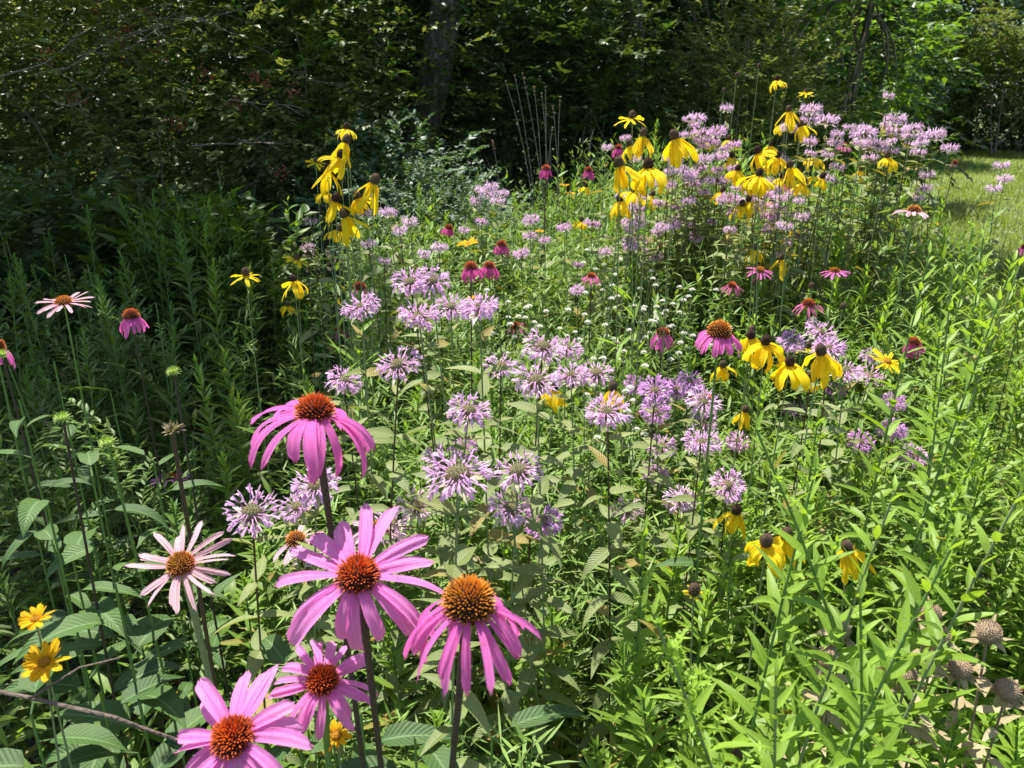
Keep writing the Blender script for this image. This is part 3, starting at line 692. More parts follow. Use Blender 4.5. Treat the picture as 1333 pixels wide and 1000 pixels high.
for px, py, w, st, ax, lab in [
 (1155, 470, 48, 'wide', (.2, -.5, 1), 'open golden daisy with orange middle right of the bright yellow cluster'),
 (46, 806, 44, 'open', (0, -.2, 1), 'upper orange-yellow daisy near the left edge'),
 (58, 862, 58, 'open', (.1, -.45, 1), 'lower and larger orange-yellow daisy near the left edge'),
 (438, 957, 38, 'small', (0, -.5, 1), 'small orange daisy under the narrow-petalled pink coneflower'),
 (610, 318, 28, 'open', (-.2, -.1, 1), 'orange-yellow daisy far up behind the magenta pair'),
 (735, 241, 12, 'small', (0, 0, 1), 'tiny orange bloom behind the dead stalks'),
 (742, 252, 13, 'small', (0, 0, 1), 'tiny orange bloom right of the dead stalks, lower one'),
 (703, 301, 12, 'small', (0, 0, 1), 'tiny orange bloom between far lilac blooms'),
 (343, 635, 11, 'small', (0, 0, 1), 'tiny orange bloom left of the tall magenta coneflower'),
 (619, 388, 22, 'small', (0, .2, 1), 'orange flower peeking over a lilac bloom'),
 (1062, 184, 11, 'small', (0, 0, 1), 'tiny orange bloom among the far pink-lilac blooms')]:
    span = {'wide': .074, 'open': .062, 'small': .042}[st]
    d = span / w * 1000; hs = 1.
    if d > 2.6: hs = 2.6 / d; d = 2.6
    if py > 790: dn = .74 if px > 300 else .80; hs = dn / d; d = dn
    plant('yellow_daisy', lab, 'daisy', 'open yellow and orange daisies', at(px, py, d), rl(.06), random.choice(RAT), random.choice(HH[st]), ax, hs, r_px=32 / d)

# ------------------------------------------------------------------ lilac bergamot
BF = [  # px, py, span px, style, label
 (534, 369, 47, 'lilac', 'lilac bergamot bloom left of the magenta coneflower pair, left half of a flat twin'),
 (562, 367, 47, 'lilac', 'lilac bergamot bloom left of the magenta coneflower pair, right half of a flat twin'),
 (471, 401, 50, 'lilac', 'lilac bergamot bloom directly under the bare red cone'),
 (545, 414, 55, 'lilac', 'lilac bergamot bloom with brown button below the broad flat one'),
 (587, 401, 42, 'lilac', 'smaller lilac bergamot bloom squeezed between two larger ones'),
 (624, 402, 56, 'lilac', 'lilac bergamot bloom with an orange flower peeking over it'),
 (447, 497, 46, 'lilac', 'ragged lilac bergamot bloom above the tall magenta coneflower'),
 (519, 476, 56, 'lilac', 'lilac bergamot bloom above long drooping grey leaves'),
 (652, 478, 44, 'lilac', 'spiky lilac bergamot bloom left of the pale button bloom'),
 (707, 453, 52, 'open', 'pale bergamot bloom with the widest grey button'),
 (737, 455, 42, 'lilac', 'lilac bergamot bloom touching the pale button bloom'),
 (698, 497, 60, 'lilac', 'lilac bergamot bloom below the pale button bloom'),
 (743, 490, 44, 'lilac', 'lilac bergamot bloom left of a half-faded one'),
 (777, 487, 42, 'open', 'half-faded bergamot bloom above the yellow petals'),
 (610, 536, 58, 'lilac', 'solitary lilac bergamot bloom on a dark slanting stem'),
 (791, 538, 58, 'lilac', 'lilac bergamot bloom in front of yellow petals'),
 (853, 510, 46, 'deep', 'deep lilac bergamot bloom right of the yellow petals, upper one'),
 (853, 536, 40, 'deep', 'deep lilac bergamot bloom right of the yellow petals, lower one'),
 (880, 508, 34, 'deep', 'small deep lilac bergamot bloom under the hanging pink coneflower'),
 (603, 584, 38, 'deep', 'shadowed lilac bergamot bloom behind the largest one'),
 (576, 604, 52, 'lilac', 'lilac bergamot bloom overlapped by the largest one'),
 (596, 619, 80, 'open', 'largest lilac bergamot bloom with a wide olive button'),
 (675, 614, 60, 'open', 'lilac bergamot bloom with olive button and pale bracts right of the largest'),
 (861, 582, 38, 'lilac', 'small lilac bergamot bloom above another in the green shoots'),
 (851, 616, 38, 'lilac', 'small lilac bergamot bloom below its twin in the green shoots'),
 (543, 659, 50, 'fade', 'sparse lilac bergamot bloom losing florets above the bright coneflower'),
 (664, 664, 58, 'lilac', 'lilac bergamot bloom, left of a touching pair low in the centre'),
 (707, 680, 50, 'deep', 'darker lilac bergamot bloom, right of a touching pair low in the centre'),
 (815, 664, 42, 'fade', 'fading bergamot bloom by the yellow-brown leaves'),
 (886, 652, 44, 'pink', 'pale pinkish bergamot bloom left of the lone yellow flower'),
 (328, 668, 66, 'lilac', 'lilac bergamot bloom farthest left, below the tall coneflower'),
 (388, 661, 46, 'lilac', 'small lilac bergamot bloom left of the dark coneflower stem'),
 (411, 634, 60, 'lilac', 'lilac bergamot bloom crossed by the dark coneflower stem'),
 (508, 684, 54, 'lilac', 'lilac bergamot bloom rising behind the bright pink coneflower'),
 (470, 700, 40, 'lilac', 'lilac bergamot bloom mostly hidden by bright pink petals'),
 (396, 722, 44, 'pink', 'pinkish bergamot bloom behind the raised petals of the bright coneflower'),
 (1066, 434, 42, 'lilac', 'lilac bergamot bloom highest behind the bright yellow cluster'),
 (1030, 446, 36, 'lilac', 'lilac bergamot bloom left behind the bright yellow cluster'),
 (1078, 455, 44, 'lilac', 'lilac bergamot bloom right behind the bright yellow cluster'),
 (1100, 484, 40, 'lilac', 'lilac bergamot bloom left of the golden daisy'),
 (1131, 491, 38, 'lilac', 'lilac bergamot bloom just under the golden daisy'),
 (1135, 466, 28, 'lilac', 'small lilac bergamot bloom behind the golden daisy'),
 (1089, 509, 26, 'deep', 'small lilac bergamot bloom under the bright yellow cluster'),
 (1163, 525, 30, 'deep', 'small violet bergamot bloom below the golden daisy'),
 (1162, 562, 38, 'deep', 'violet bergamot bloom standing among green shoots'),
 (1119, 576, 36, 'deep', 'shaded violet bergamot bloom left of the violet one'),
 (1190, 594, 38, 'lilac', 'lilac bergamot bloom farthest right among the green shoots'),
 (897, 498, 36, 'deep', 'lilac bergamot bloom under the leftmost bright yellow flower'),
 (915, 525, 46, 'pink', 'pink-lilac bergamot bloom over a wilted coneflower'),
 (915, 552, 36, 'lilac', 'lilac bergamot bloom under the pink-lilac one'),
 (913, 578, 50, 'lilac', 'pale spread bergamot bloom lowest in its column'),
 (960, 576, 30, 'lilac', 'small lilac bergamot bloom under the lone yellow coneflower'),
 (947, 633, 48, 'lilac', 'wispy lilac bergamot bloom above the hanging yellow flower'),
 (1033, 535, 26, 'deep', 'little violet bergamot bloom behind a leafy tip'),
 (828, 502, 30, 'deep', 'violet bergamot bloom beside the deep lilac pair'),
 (1183, 803, 18, 'deep', 'scrap of violet bergamot bloom above the dry seed heads'),
 (98, 996, 40, 'fade', 'pale bergamot bloom cut by the bottom edge under the branch'),
]
for px, py, w, st, lab in BF:
    d = .060 / w * 1000 * (1.0 if w > 30 else .9)
    hs = 1.
    if d > 2.4: hs = 2.4 / d; d = 2.4
    ax = (random.uniform(-.3, .3), random.uniform(-.5, -.05), 1)
    if px in (508, 470): d *= 1.3; hs = 1.3
    plant('bergamot', lab, 'bergamot', 'lilac bergamot blooms', at(px, py, d), rl(.07), random.choice(BERG), random.choice(BH[st]), ax, hs * .96, r_px=26 / d)

def cluster(pts, dist, style, text, look, extra=None, size=.052):
    """small far blooms: labelled by their order within their clump"""
    pts = list(pts)
    if extra:
        cx, cy, rx, ry, n = extra
        tries = 0; want = len(pts) + n
        while len(pts) < want and tries < 500:
            tries += 1
            x, y = random.gauss(cx, rx * .5), random.gauss(cy, ry * .5)
            if all(abs(x - p[0]) > 6 or abs(y - p[1]) > 6 for p in pts): pts.append((x, y, random.uniform(14, 22)))
    pts.sort()
    for i, (px, py, w) in enumerate(pts):
        d = dist + random.uniform(-.15, .15)
        st = random.choice(style)
        plant('bergamot', '%s, %s from left in the %s' % (look, ORD[i], text), 'bergamot', 'far bergamot blooms in the ' + text, at(px, py, d), rl(.08), random.choice(BERG), random.choice(BH[st]),
              (random.uniform(-.2, .2), random.uniform(-.3, .1), 1), w * d / 1000 / size * .86, r_px=18 / d)
cluster([(907,155,25),(934,172,25),(914,173,25),(897,176,20),(893,200,24),(917,207,24),(941,194,22),(903,238,25),(934,235,24),(927,290,14),(870,207,18),(884,222,20),(872,240,18)], 2.35, ['lilac', 'pink'],
        'far lilac mass', 'small lilac bloom', (912, 200, 52, 46, 22))
cluster([(1056,143,28),(1053,156,22),(1077,158,31),(1026,167,22),(1053,185,22),(1090,175,17),(1124,175,35),(1141,189,32),(1133,207,22),(1165,156,28),(1168,171,32),(1189,167,24),(1182,178,18),(1213,178,35),(1236,194,22),
         (1090,218,20),(1077,233,22),(1017,209,20)], 2.3, ['pink'], 'pink mass beside the lawn', 'small pink bergamot bloom', (1130, 180, 85, 34, 17))
cluster([(1206,228,20),(1203,246,22),(1196,258,14)], 2.3, ['pink'], 'little stack against the lawn', 'pink bergamot bloom')
cluster([(1304,216,20),(1308,233,19),(1294,246,19)], 2.4, ['pink'], 'lone trio over the lawn', 'pink bergamot bloom')
cluster([(620,262,18),(634,252,22),(648,262,20),(640,243,18),(626,247,18),(655,252,16),(627,289,16),(604,300,14)], 2.7, ['pink', 'lilac'], 'clump before the blue-green bush', 'small mauve bloom')
cluster([(691,287,22),(690,307,20),(709,313,16),(678,331,22),(734,297,20),(771,292,22),(752,345,16),(751,378,20)], 2.3, ['lilac'], 'scatter right of the magenta pair', 'small lilac bloom')
cluster([(477,279,22),(505,277,25),(533,289,22),(521,301,20),(480,318,20),(572,323,24),(552,331,18),(400,322,20),(405,288,18),(500,340,18)], 2.0, ['fade', 'fade', 'pink'], 'row under the tall yellow spray', 'faded mauve bloom')
cluster([(790,192,15),(814,180,15),(828,207,16),(824,273,18),(858,265,18),(863,296,22),(790,328,24),(818,300,16),(880,270,18),(896,262,20),(850,240,15),(905,310,18)], 2.3, ['lilac', 'pink'], 'scatter round the middle yellow clump', 'small lilac bloom', (850, 290, 60, 50, 18))
cluster([(1002,282,24),(960,262,20),(985,270,22),(1017,258,22),(1030,280,18),(940,262,18),(1000,300,18),(950,300,18),(1040,262,16)], 2.2, ['lilac', 'pink'], 'scatter under the far right clump', 'small pale bloom', (985, 270, 75, 45, 24))

# ------------------------------------------------------------------ dry bergamot seed heads low at the right
def seed_head(R):
    g = Geo(); dome(g, R, R * .85, -.7, 12, 9)
    n = 200; P, D, z = fib(n, -.6, R, R * .85)
    strips(g, P, np.arctan2(D[:, 1], D[:, 0]), np.arctan2(D[:, 2], np.hypot(D[:, 0], D[:, 1])),   .0022, .0020, 0, n=3, m=3, prof='spike', fold=.6)
    b = Geo(); n = 7; a = np.arange(n) * .7
    strips(b, np.stack([np.cos(a) * .004, np.sin(a) * .004, 0 * a - R * .6], -1), a, U(-.3, .5, n), U(.018, .030, n), U(.006, .011, n), U(-2.6, .8, n), n=8, prof='ovate', twist=U(-2, 2, n), fold=U(.2, 1.1, n), wave=.02)
    return [('seeds', g.mesh('seeds', M['seed_disc'])), ('bracts', b.mesh('bracts', M['olive']))]
SEED = [seed_head(.0125), seed_head(.0115)]
DRYB = []
for i in range(3):
    amp, ph = .02, i * 2.
    DRYB.append((stem_mesh('stem', M['stem_dead'], .0024, .0016, amp, ph), leafset('leaves', M['olive'], amp, ph, .5, .985, 20, .055, .018, (-.3, 0, .3), (-1.6, .4), 'ovate', pairs=True, top=.7, n=6)))
for px, py, lab in [(1211, 797, 'tan bergamot seed head highest of the dry group at the right'), (1221, 828, 'tan bergamot seed head just under the highest dry one'), (1287, 822, 'dry seed head nearest the right edge'),
                    (1092, 818, 'dry seed head half hidden by leaves left of the group'), (1080, 856, 'dry seed head with wisps of lilac, lowest on the left'), (1312, 898, 'dry seed head with mauve wisps in the corner'),
                    (1180, 880, 'dry seed head in the middle of the withered leaves'), (1250, 870, 'dry seed head below the pair of tan ones')]:
    plant('bergamot_seed_head', lab, 'seed head', 'dry seed heads at the right', at(px, py, .98), rl(.05), random.choice(DRYB), random.choice(SEED), (random.uniform(-.4, .4), random.uniform(-.6, 0), 1), 1.1, r_px=34)
# ------------------------------------------------------------------ green buds and a dried head on the left
def bud_head(R, L):
    g = Geo(); n = 70; P, D, z = fib(n, -.4, R, R * .6)
    strips(g, P, np.arctan2(D[:, 1], D[:, 0]), np.arctan2(D[:, 2], np.hypot(D[:, 0], D[:, 1])) + .1, L, .0024, 0, n=3, m=3, prof='lance', fold=.3)
    dome(g, R, R * .6, -.8)
    return [('bud', g.mesh('bud', M['bud']))]
for px, py, d, lab in [(226, 484, 1.25, 'green spiky coneflower bud beside the arched pink one'), (82, 545, 1.0, 'green coneflower bud low by the tall left stem'), (141, 577, 1.0, 'brightest green coneflower bud over the broad leaves'),
                       (3, 462, 1.25, 'green bud under the cut-off pink coneflower'), (1082, 300, 2.1, 'small green bud near the orange-coned flower'), (1100, 466, 1.6, 'small round green bud above the golden daisy')]:
    plant('coneflower_bud', lab, 'flower bud', 'green flower buds', at(px, py, d), rl(.04), random.choice(CONE), bud_head(.006, .007), (0, -.1, 1), 1., r_px=18)
for px, py, d, lab in [(982, 371, 1.9, 'round grey-green cone without petals under the pink level flower'), (1056, 375, 1.9, 'round grey-green cone above the glowing red cone'), (1097, 402, 1.7, 'round grey-green cone in the green shoots'),
                       (979, 432, 1.7, 'pale round cone above the bright yellow cluster'), (958, 990, .9, 'brown cone low at the bottom edge'), (959, 100, 2.6, 'pale green button high against the wood'),
                       (988, 88, 2.6, 'yellow-green button cluster highest against the wood'), (942, 120, 2.6, 'thin pale button left of the highest ones')]:
    plant('petalless_cone', lab, 'flower bud', 'cones without petals', at(px, py, d), rl(.04), random.choice(RAT), [('cone', RH['short'][0][1][1])], (0, 0, 1), .9, r_px=12, leaves=False)
g_ = Geo(); a = U(0, 6.28, 60); strips(g_, np.stack([np.cos(a) * .003, np.sin(a) * .003, 0 * a], -1), a, U(.1, 1.5, 60), U(.008, .014, 60), .002, U(-1, 1, 60), n=4, m=2, prof='strap')
plant('dried_flower', 'dried brown flower head on a dark bare stalk between the young and tall coneflowers', 'dried flower', None, at(224, 562, .86), (.01, .02), (stem_mesh('stem', M['stem_red'], .003, .0025, .01, 1.), None), [('head', g_.mesh('head', M['straw']))], r_px=14)

# ------------------------------------------------------------------ white blossoms
def white_plant(i):
    amp, ph = .02, i * 1.7
    st = Geo(); st.tube([bow(t, amp, ph) for t in np.linspace(0, 1, 10)], np.linspace(.0025, .001, 10), 6)
    bl = Geo(); tops = []
    for k in range(random.choice((4, 5, 7))):
        p0 = bow(random.uniform(.76, .95), amp, ph); a = k * 2.4; r = random.uniform(.02, .075)
        e = Vector((math.cos(a) * r, math.sin(a) * r, REF + random.uniform(-.13, .01)))
        m_ = (p0 + e) / 2 + Vector((0, 0, -.012)); st.tube([p0, m_, e], [.0009, .0007, .0006], 4); tops.append(e)
    for e in tops:
        n = 22; P, D, z = fib(n, .0, .0035, .0028); P = P + np.array(tuple(e))
        strips(bl, P, np.arctan2(D[:, 1], D[:, 0]), np.arctan2(D[:, 2], np.hypot(D[:, 0], D[:, 1])) * .8, .0056, .0034, -.3, n=3, m=3, prof='strap')
    return [('blossoms', bl.mesh('blossoms', M['white']))], (st.mesh('stem', M['stem_pale']), leafset('leaves', M['mint'], amp, ph, .35, .92, 36, .05, .009, (.1, .4, .8), (-.7, 0), 'lance', top=.5, n=4))
WH = [white_plant(i) for i in range(4)]
wp = [(662,400),(690,412),(712,425),(703,397),(735,438),(762,410),(792,380),(800,440),(835,360),(850,378),(862,392),(880,400),(845,402),(832,420),(812,462),(786,345),(775,330),(760,455),(725,410),(870,375),(890,385),(900,372),(648,385),(905,395),(828,512),(780,430)]
wp.sort()
for i, (px, py) in enumerate(wp):
    d = random.uniform(1.75, 2.2) if py < 450 else 1.5
    head = at(px, py, d); w, s = random.choice(WH)
    # blossoms mesh is made at REF height: shift it so that its top is the head
    base = Vector((head.x, head.y, 0)); root = empty('white_blossom_plant', base, 'stem of tiny white blossoms, %s from the left of those amid the bed' % ORD[i], 'white blossom', 'stems of tiny white blossoms', qz((0, 0, 1), random.uniform(0, 6.28)))
    for nm, me in [('stem', s[0]), ('leaves', s[1])] + w:
        o = put(nm, me, root); o.scale = (1, 1, head.z / REF)
    HERO.append((px, py, d, 8))

# ------------------------------------------------------------------ dead stalks against the wood
for i, (tx, ty, bx, d) in enumerate([(641,184,660,3.1),(658,106,712,3.1),(670,99,708,3.15),(680,96,722,3.1),(695,114,716,3.05),(705,122,722,3.2),(710,114,712,3.1),(719,167,704,3.05),(720,138,733,3.15),(729,127,724,3.1),(773,168,745,3.0)]):
    tip = at(tx, ty, d); mid = at(bx, 260, d + .03); base = Vector((mid.x + (mid.x - tip.x) * .3, mid.y, 0))
    root = empty('dead_stalk', base, 'thin dead stalk with knobbly seed whorls, %s from the left before the dark wood' % ORD[i], 'dead stalk', 'thin dead stalks before the wood')
    pts = []
    for t in np.linspace(0, 1, 14):
        a_ = base * (1 - t) ** 2 + mid * 2 * t * (1 - t) * 1.0 + tip * t ** 2
        pts.append(a_ - base + Vector((math.sin(t * 9 + i) * .006 * (1 - t), 0, 0)))
    pts[-1] = tip - base; pts[0] = Vector((0, 0, 0))
    g = Geo(); g.tube(pts, np.linspace(.0025, .0012, 14), 6); g.build('stem', M['stem_dead'], root)
    if i != 10:
        g = Geo()
        for q in (1., .975, .95, .92)[:random.choice((2, 3, 4))]:
            p = pts[-1] * q + pts[-2] * (1 - q) if q > .99 else Vector(pts[-1]).lerp(pts[-2], (1 - q) * 9)
            n = 12; a = np.arange(n) * .52
            strips(g, np.tile(np.array(tuple(p)), (n, 1)), a, U(.2, 1., n), U(.006, .010, n), .003, -.3, n=3, prof='lance')
        g.build('seed_whorls', M['seed_disc'], root)
    HERO.append((tx, ty, d, 5))

# ------------------------------------------------------------------ leafy shoots filling the bed
def canopy(x, y):
    """height of the greenery at a place in the bed"""
    h = float(np.interp(y, [.4, .8, 1.4, 2.2, 3.0, 4.0], [.78, .92, .98, 1.10, 1.22, 1.26]))
    if x < -.1:
        w = min(1, (-.1 - x) / .4)
        h -= w * float(np.interp(y, [.5, 1.0, 1.5, 2.2], [.25, .22, .02, -.02]))
    if x > .05 and y > 1.8:
        h += .11 * min(1, (x - .05) / .4) * min(1, (y - 1.8) / .4)
    if x > .1:
        w = min(1, (x - .1) / .5)
        h += w * float(np.interp(y, [.5, 1.0, 1.8, 2.6], [.05, .03, -.06, .10]))
    return h
def clear(x, y, h, wide=.085):
    """lower a shoot that would hide a flower behind it"""
    for _ in range(16):
        px, py, d = proj((x, y, h)); bad = False
        if d > 1.65: wide = .03
        for hx, hy, hd, r in HERO:
            if hd > d - .02 and abs(hx - px) < r * .8 + wide / d * 1000 * .6 and py < hy + r * .75: bad = True; break
        if not bad: break
        h -= .035
    for X, Y, Z in HXYZ():
        vx, vy = x - X, y - Y; al = vx * SH_[0] + vy * SH_[1]
        if 0 < al < .4 and abs(vx * SH_[1] - vy * SH_[0]) < .055: h = min(h, Z + al * 2.1 - .05)
    return h
SH_ = (math.sin(math.radians(-30)), math.cos(math.radians(-30)))
_hx = []
def HXYZ():
    if len(_hx) != len(HERO): _hx[:] = [tuple(at(a, b, c)) for a, b, c, _ in HERO]
    return _hx
def in_bed(x, y):
    if y < .42 or y > 4.1: return False
    if x > .80 * y + .35 or x < -.82 * y - .3: return False
    right_edge = float(np.interp(y, [.5, 1.6, 1.9, 2.4, 3.2, 4.1], [9, 2.2, 1.9, 1.50, 1.35, 1.1]))
    if x > right_edge: return False
    if y > 3.0 and x < -.5: return False
    return True
spots = []
def scatter(n, cond, mind):
    out = []; tries = 0
    while len(out) < n and tries < n * 60:
        tries += 1
        x, y = random.uniform(-2.6, 2.9), .42 + 3.7 * random.random() ** .8
        if not in_bed(x, y) or not cond(x, y): continue
        if any((x - a) ** 2 + (y - b) ** 2 < mind ** 2 for a, b in spots): continue
        spots.append((x, y)); out.append((x, y))
    return out
def fill(kinds, n, cond, mind, name, labels, cat, group, hj=.09, dh=0.):
    for x, y in scatter(n, cond, mind):
        h0 = canopy(x, y) + random.uniform(-hj, hj) + dh
        h = clear(x, y, h0)
        if h < .35: continue
        st, lv = random.choice(SH[random.choice(kinds)])
        a, b = random.gauss(0, .05), random.gauss(0, .05)
        root = empty(name, (x - a * h, y - b * h, 0), labels, cat, group, qz((a, b, 1), random.uniform(0, 6.28)))
        s = random.uniform(.85, 1.15)
        for nm, me in (('stem', st), ('leaves', lv)):
            o = put(nm, me, root); o.scale = (s, s, h / REF)
left = lambda x, y: x < -.42 * y - .02
right = lambda x, y: x > .22 * y + .02
mid = lambda x, y: not left(x, y) and not right(x, y)
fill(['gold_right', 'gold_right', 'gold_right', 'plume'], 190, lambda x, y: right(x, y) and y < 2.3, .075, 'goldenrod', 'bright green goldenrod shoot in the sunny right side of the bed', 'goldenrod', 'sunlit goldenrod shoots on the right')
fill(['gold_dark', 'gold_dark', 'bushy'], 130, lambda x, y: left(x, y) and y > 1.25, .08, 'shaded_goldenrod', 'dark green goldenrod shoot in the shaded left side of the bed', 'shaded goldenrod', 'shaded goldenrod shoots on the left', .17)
fill(['gold', 'mint', 'mint'], 150, lambda x, y: mid(x, y) and y < 1.9, .062, 'leafy_shoot', 'slim leafy green shoot among the lilac blooms', 'leafy shoot', 'leafy shoots among the lilac blooms', .08, -.03)
fill(['gold', 'mint', 'mint', 'weed'], 250, lambda x, y: (mid(x, y) or right(x, y)) and y >= 1.9, .056, 'meadow_shoot', 'narrow-leaved green shoot in the far part of the bed', 'meadow shoot', 'green shoots in the far part of the bed', .10)
fill(['weed'], 60, lambda x, y: y < 1.9, .07, 'meadow_weed', 'broad-leaved green weed low between the flower stems', 'weed', 'broad-leaved weeds low in the bed', .06, -.2)

# ------------------------------------------------------------------ undergrowth and litter
g = Geo(); n = 30000
x = U(-3.2, 3.4, n); y = U(.35, 4.6, n); k = np.abs(x) < .85 * y + .5; x, y = x[k], y[k]; n = len(x)
z = U(.0, 1, n) ** .8 * np.interp(y, [.4, 1, 2.5, 4.5], [.62, .80, 1.02, .95]) * np.where(x < -.3 * y, .8, 1)
z = z * np.where(x > np.interp(y, [1.6, 2.4, 3.2, 4.6], [1.75, 1.5, 1.35, 1.0]), .25, 1)
strips(g, np.stack([x, y, z], -1), U(0, 6.28, n), U(-.4, 1., n), U(.04, .09, n), U(.008, .022, n), U(-1.2, .1, n), n=4, prof='lance')
o = g.build('undergrowth', M['gold']); tag(o, 'mass of small green leaves low under the flowers', 'undergrowth', kind='stuff')
g = Geo(); n = 52000
x = U(-1.0, 1.6, n); y = U(1.2, 3.7, n); k = (x > -.22 * y) & (x < .62 * y) & (x < np.interp(y, [1.6, 2.4, 3.2, 4.1], [1.3, 1.45, 1.35, 1.1])); x, y = x[k], y[k]; n = len(x)
z = np.interp(y, [1.2, 2.2, 3.0, 3.7], [.92, 1.04, 1.16, 1.14]) * (1 - .5 * U(0, 1, n) ** 1.6) + .19 * np.clip((x - .05) / .4, 0, 1) * np.clip((y - 1.7) / .5, 0, 1) + np.sin(x * 9) * np.sin(y * 8) * .05
dd = CP * y - SP * (z - CAM_Z); bx = 666.5 + FPX * x / dd; by = 500 - FPX * (SP * y + CP * (z - CAM_Z)) / dd; keep = np.ones(n, bool)
for hx, hy, hd, rr in HERO:      # flowers push the leaves around them aside
    keep &= ~((np.abs(bx - hx) < rr * .75 + 4) & (by > hy - rr * .8) & (by < hy + rr * 1.1 + 10) & (dd < hd + .01))
x, y, z = x[keep], y[keep], z[keep]; n = len(x)
strips(g, np.stack([x, y, z], -1), U(0, 6.28, n), U(-.3, 1.2, n), U(.03, .065, n), U(.004, .011, n), U(-1.0, .2, n), n=4, prof='lance', age=U(0, .7, n) ** 2)
o = g.build('fine_foliage', M['mint']); tag(o, 'tangle of fine pale green leaves between the flowers in mid-bed', 'foliage', kind='stuff')
g = Geo(); n = 9000
x = U(-3.2, 3.4, n); y = U(.3, 4.6, n)
strips(g, np.stack([x, y, U(0, .02, n)], -1), U(0, 6.28, n), U(.2, 1.5, n), U(.15, .55, n), U(.002, .004, n), U(-1.4, .2, n), n=5, m=2, prof='strap')
o = g.build('dry_grass', M['straw']); tag(o, 'thin dry grass stalks under the flowers', 'dry grass', kind='stuff')
g = Geo(); n = 5200
x = U(-3, 3, n); y = U(.25, 4.4, n)
strips(g, np.stack([x, y, U(0.0, .05, n)], -1), U(0, 6.28, n), U(-.2, .4, n), U(.04, .09, n), U(.02, .04, n), U(-1, 1, n), n=4, prof='ovate')
o = g.build('leaf_litter', M['olive']); tag(o, 'brown dead leaves lying on the soil of the bed', 'leaf litter', kind='stuff')

# ------------------------------------------------------------------ broad-leaved plants lower left
def broad(px, py, d, label, spec, stemr=.0026, lean=(0, 0), mat='cone_leaf'):
    d += .10; spec = [(t, az, el, L * .80, W * .80, b) for t, az, el, L, W, b in spec]
    head = at(px, py, d); base = Vector((head.x - lean[0], head.y - lean[1], 0)); root = empty('broad_leaf_plant', base, label, 'leafy plant', 'broad-leaved plants at the lower left')
    hd = head - base
    g = Geo(); g.tube([hd * t for t in np.linspace(0, 1, 8)], np.linspace(stemr, stemr * .6, 8), 8); g.build('stem', M['stem_green'], root)
    for t, az, el, L, W, b in spec:
        g = Geo()
        strips(g, [tuple(hd * t)], az, el, L * .25, .003, 0, n=3, m=2, prof='strap', fold=0)
        p = hd * t + Vector((math.cos(az) * math.cos(el), math.sin(az) * math.cos(el), math.sin(el))) * L * .24
        strips(g, [tuple(p)], az, el - .1, L, W, b, fold=.28, roll=random.uniform(-.3, .3), n=12, m=7, prof='ovate', wave=.012, side=random.uniform(-.1, .1))
        g.build('leaf', M[mat], root)
    return root
def rspec(n, t0, t1, L, W, az0=0):
    return [(t0 + (t1 - t0) * i / max(1, n - 1), az0 + i * 2.4 + random.uniform(-.3, .3), random.uniform(.1, .6), L * random.uniform(.8, 1.15), W * random.uniform(.85, 1.15), random.uniform(-1.3, -.5)) for i in range(n)]
for px, py, d, lab, sp in [
 (70, 470, 1.28, 'leafy stem with grey-green pointed leaves under the level-petalled pink coneflower', rspec(9, .62, .95, .10, .032)),
 (25, 520, 1.10, 'leaning leafy stem with long lit leaves at the left edge', rspec(8, .6, .97, .105, .034, 1)),
 (120, 620, 1.0, 'plant of long pale green leaves below the spiky buds', rspec(9, .6, 1, .11, .038, 2)),
 (60, 650, .95, 'plant with folded bright leaves low at the left edge', rspec(7, .6, 1, .115, .04, 3)),
 (150, 760, .92, 'plant of the broadest dark leaves right of the orange daisies', rspec(6, .7, 1, .15, .066, .8)),
 (95, 730, 1.0, 'big-leaved plant standing behind the orange daisies', rspec(6, .6, 1, .15, .06, 2.2)),
 (40, 930, .80, 'wide pale leaves at the bottom left corner under the branch', rspec(7, .75, 1, .13, .055, .3)),
 (130, 900, .88, 'toothed pale green leaves crossed by the brown branch', rspec(7, .75, 1, .12, .05, 1.4)),
 (180, 980, .84, 'dim broad leaves below the brown branch', rspec(6, .7, 1, .11, .05, 4)),
 (200, 600, 1.15, 'leafy stem left of the dried brown flower', rspec(8, .6, 1, .10, .034, 5)),
 (540, 960, .78, 'dark glossy long leaf plant below the orange domed cone', rspec(5, .7, 1, .15, .04, 2)),
 (640, 960, .86, 'shaded long leaves under the orange domed cone', rspec(6, .7, 1, .14, .04, 1)),
 (380, 880, .85, 'dim leaves behind the narrow-petalled coneflower', rspec(6, .75, 1, .10, .04, 3)),
 (470, 930, .80, 'dark leaves between the two front coneflower stems', rspec(6, .75, 1, .12, .045, 3.3))]:
    broad(px, py, d, lab, sp)
# fallen branch
p0, p1, p2 = at(-30, 893, .80), at(150, 935, .78), at(262, 975, .80)
o = empty('fallen_branch', (p0.x, p0.y, 0), 'brown bare branch slanting through the leaves at the lower left', 'branch')
g = Geo(); rel = Vector((p0.x, p0.y, 0)); pts = [p0.lerp(p1, t) - rel + Vector((0, 0, random.uniform(-.002, .002))) for t in np.linspace(-1.2, 1, 12)] + [p1.lerp(p2, t) - rel for t in np.linspace(.15, 1, 6)]
pts[0].z = 0.3; pts += [pts[-1] + Vector((.12, .05, -.12)), pts[-1] + Vector((.3, .1, -.7))]
g.tube(pts, np.linspace(.0026, .0016, len(pts)), 8); g.build('wood', M['dark_twig'], o)
g = Geo(); g.tube([pts[8], pts[8] + Vector((.05, .01, .03)), pts[8] + Vector((.09, .02, .035))], [.0015, .0011, .0008], 6); g.build('twig', M['dark_twig'], o)

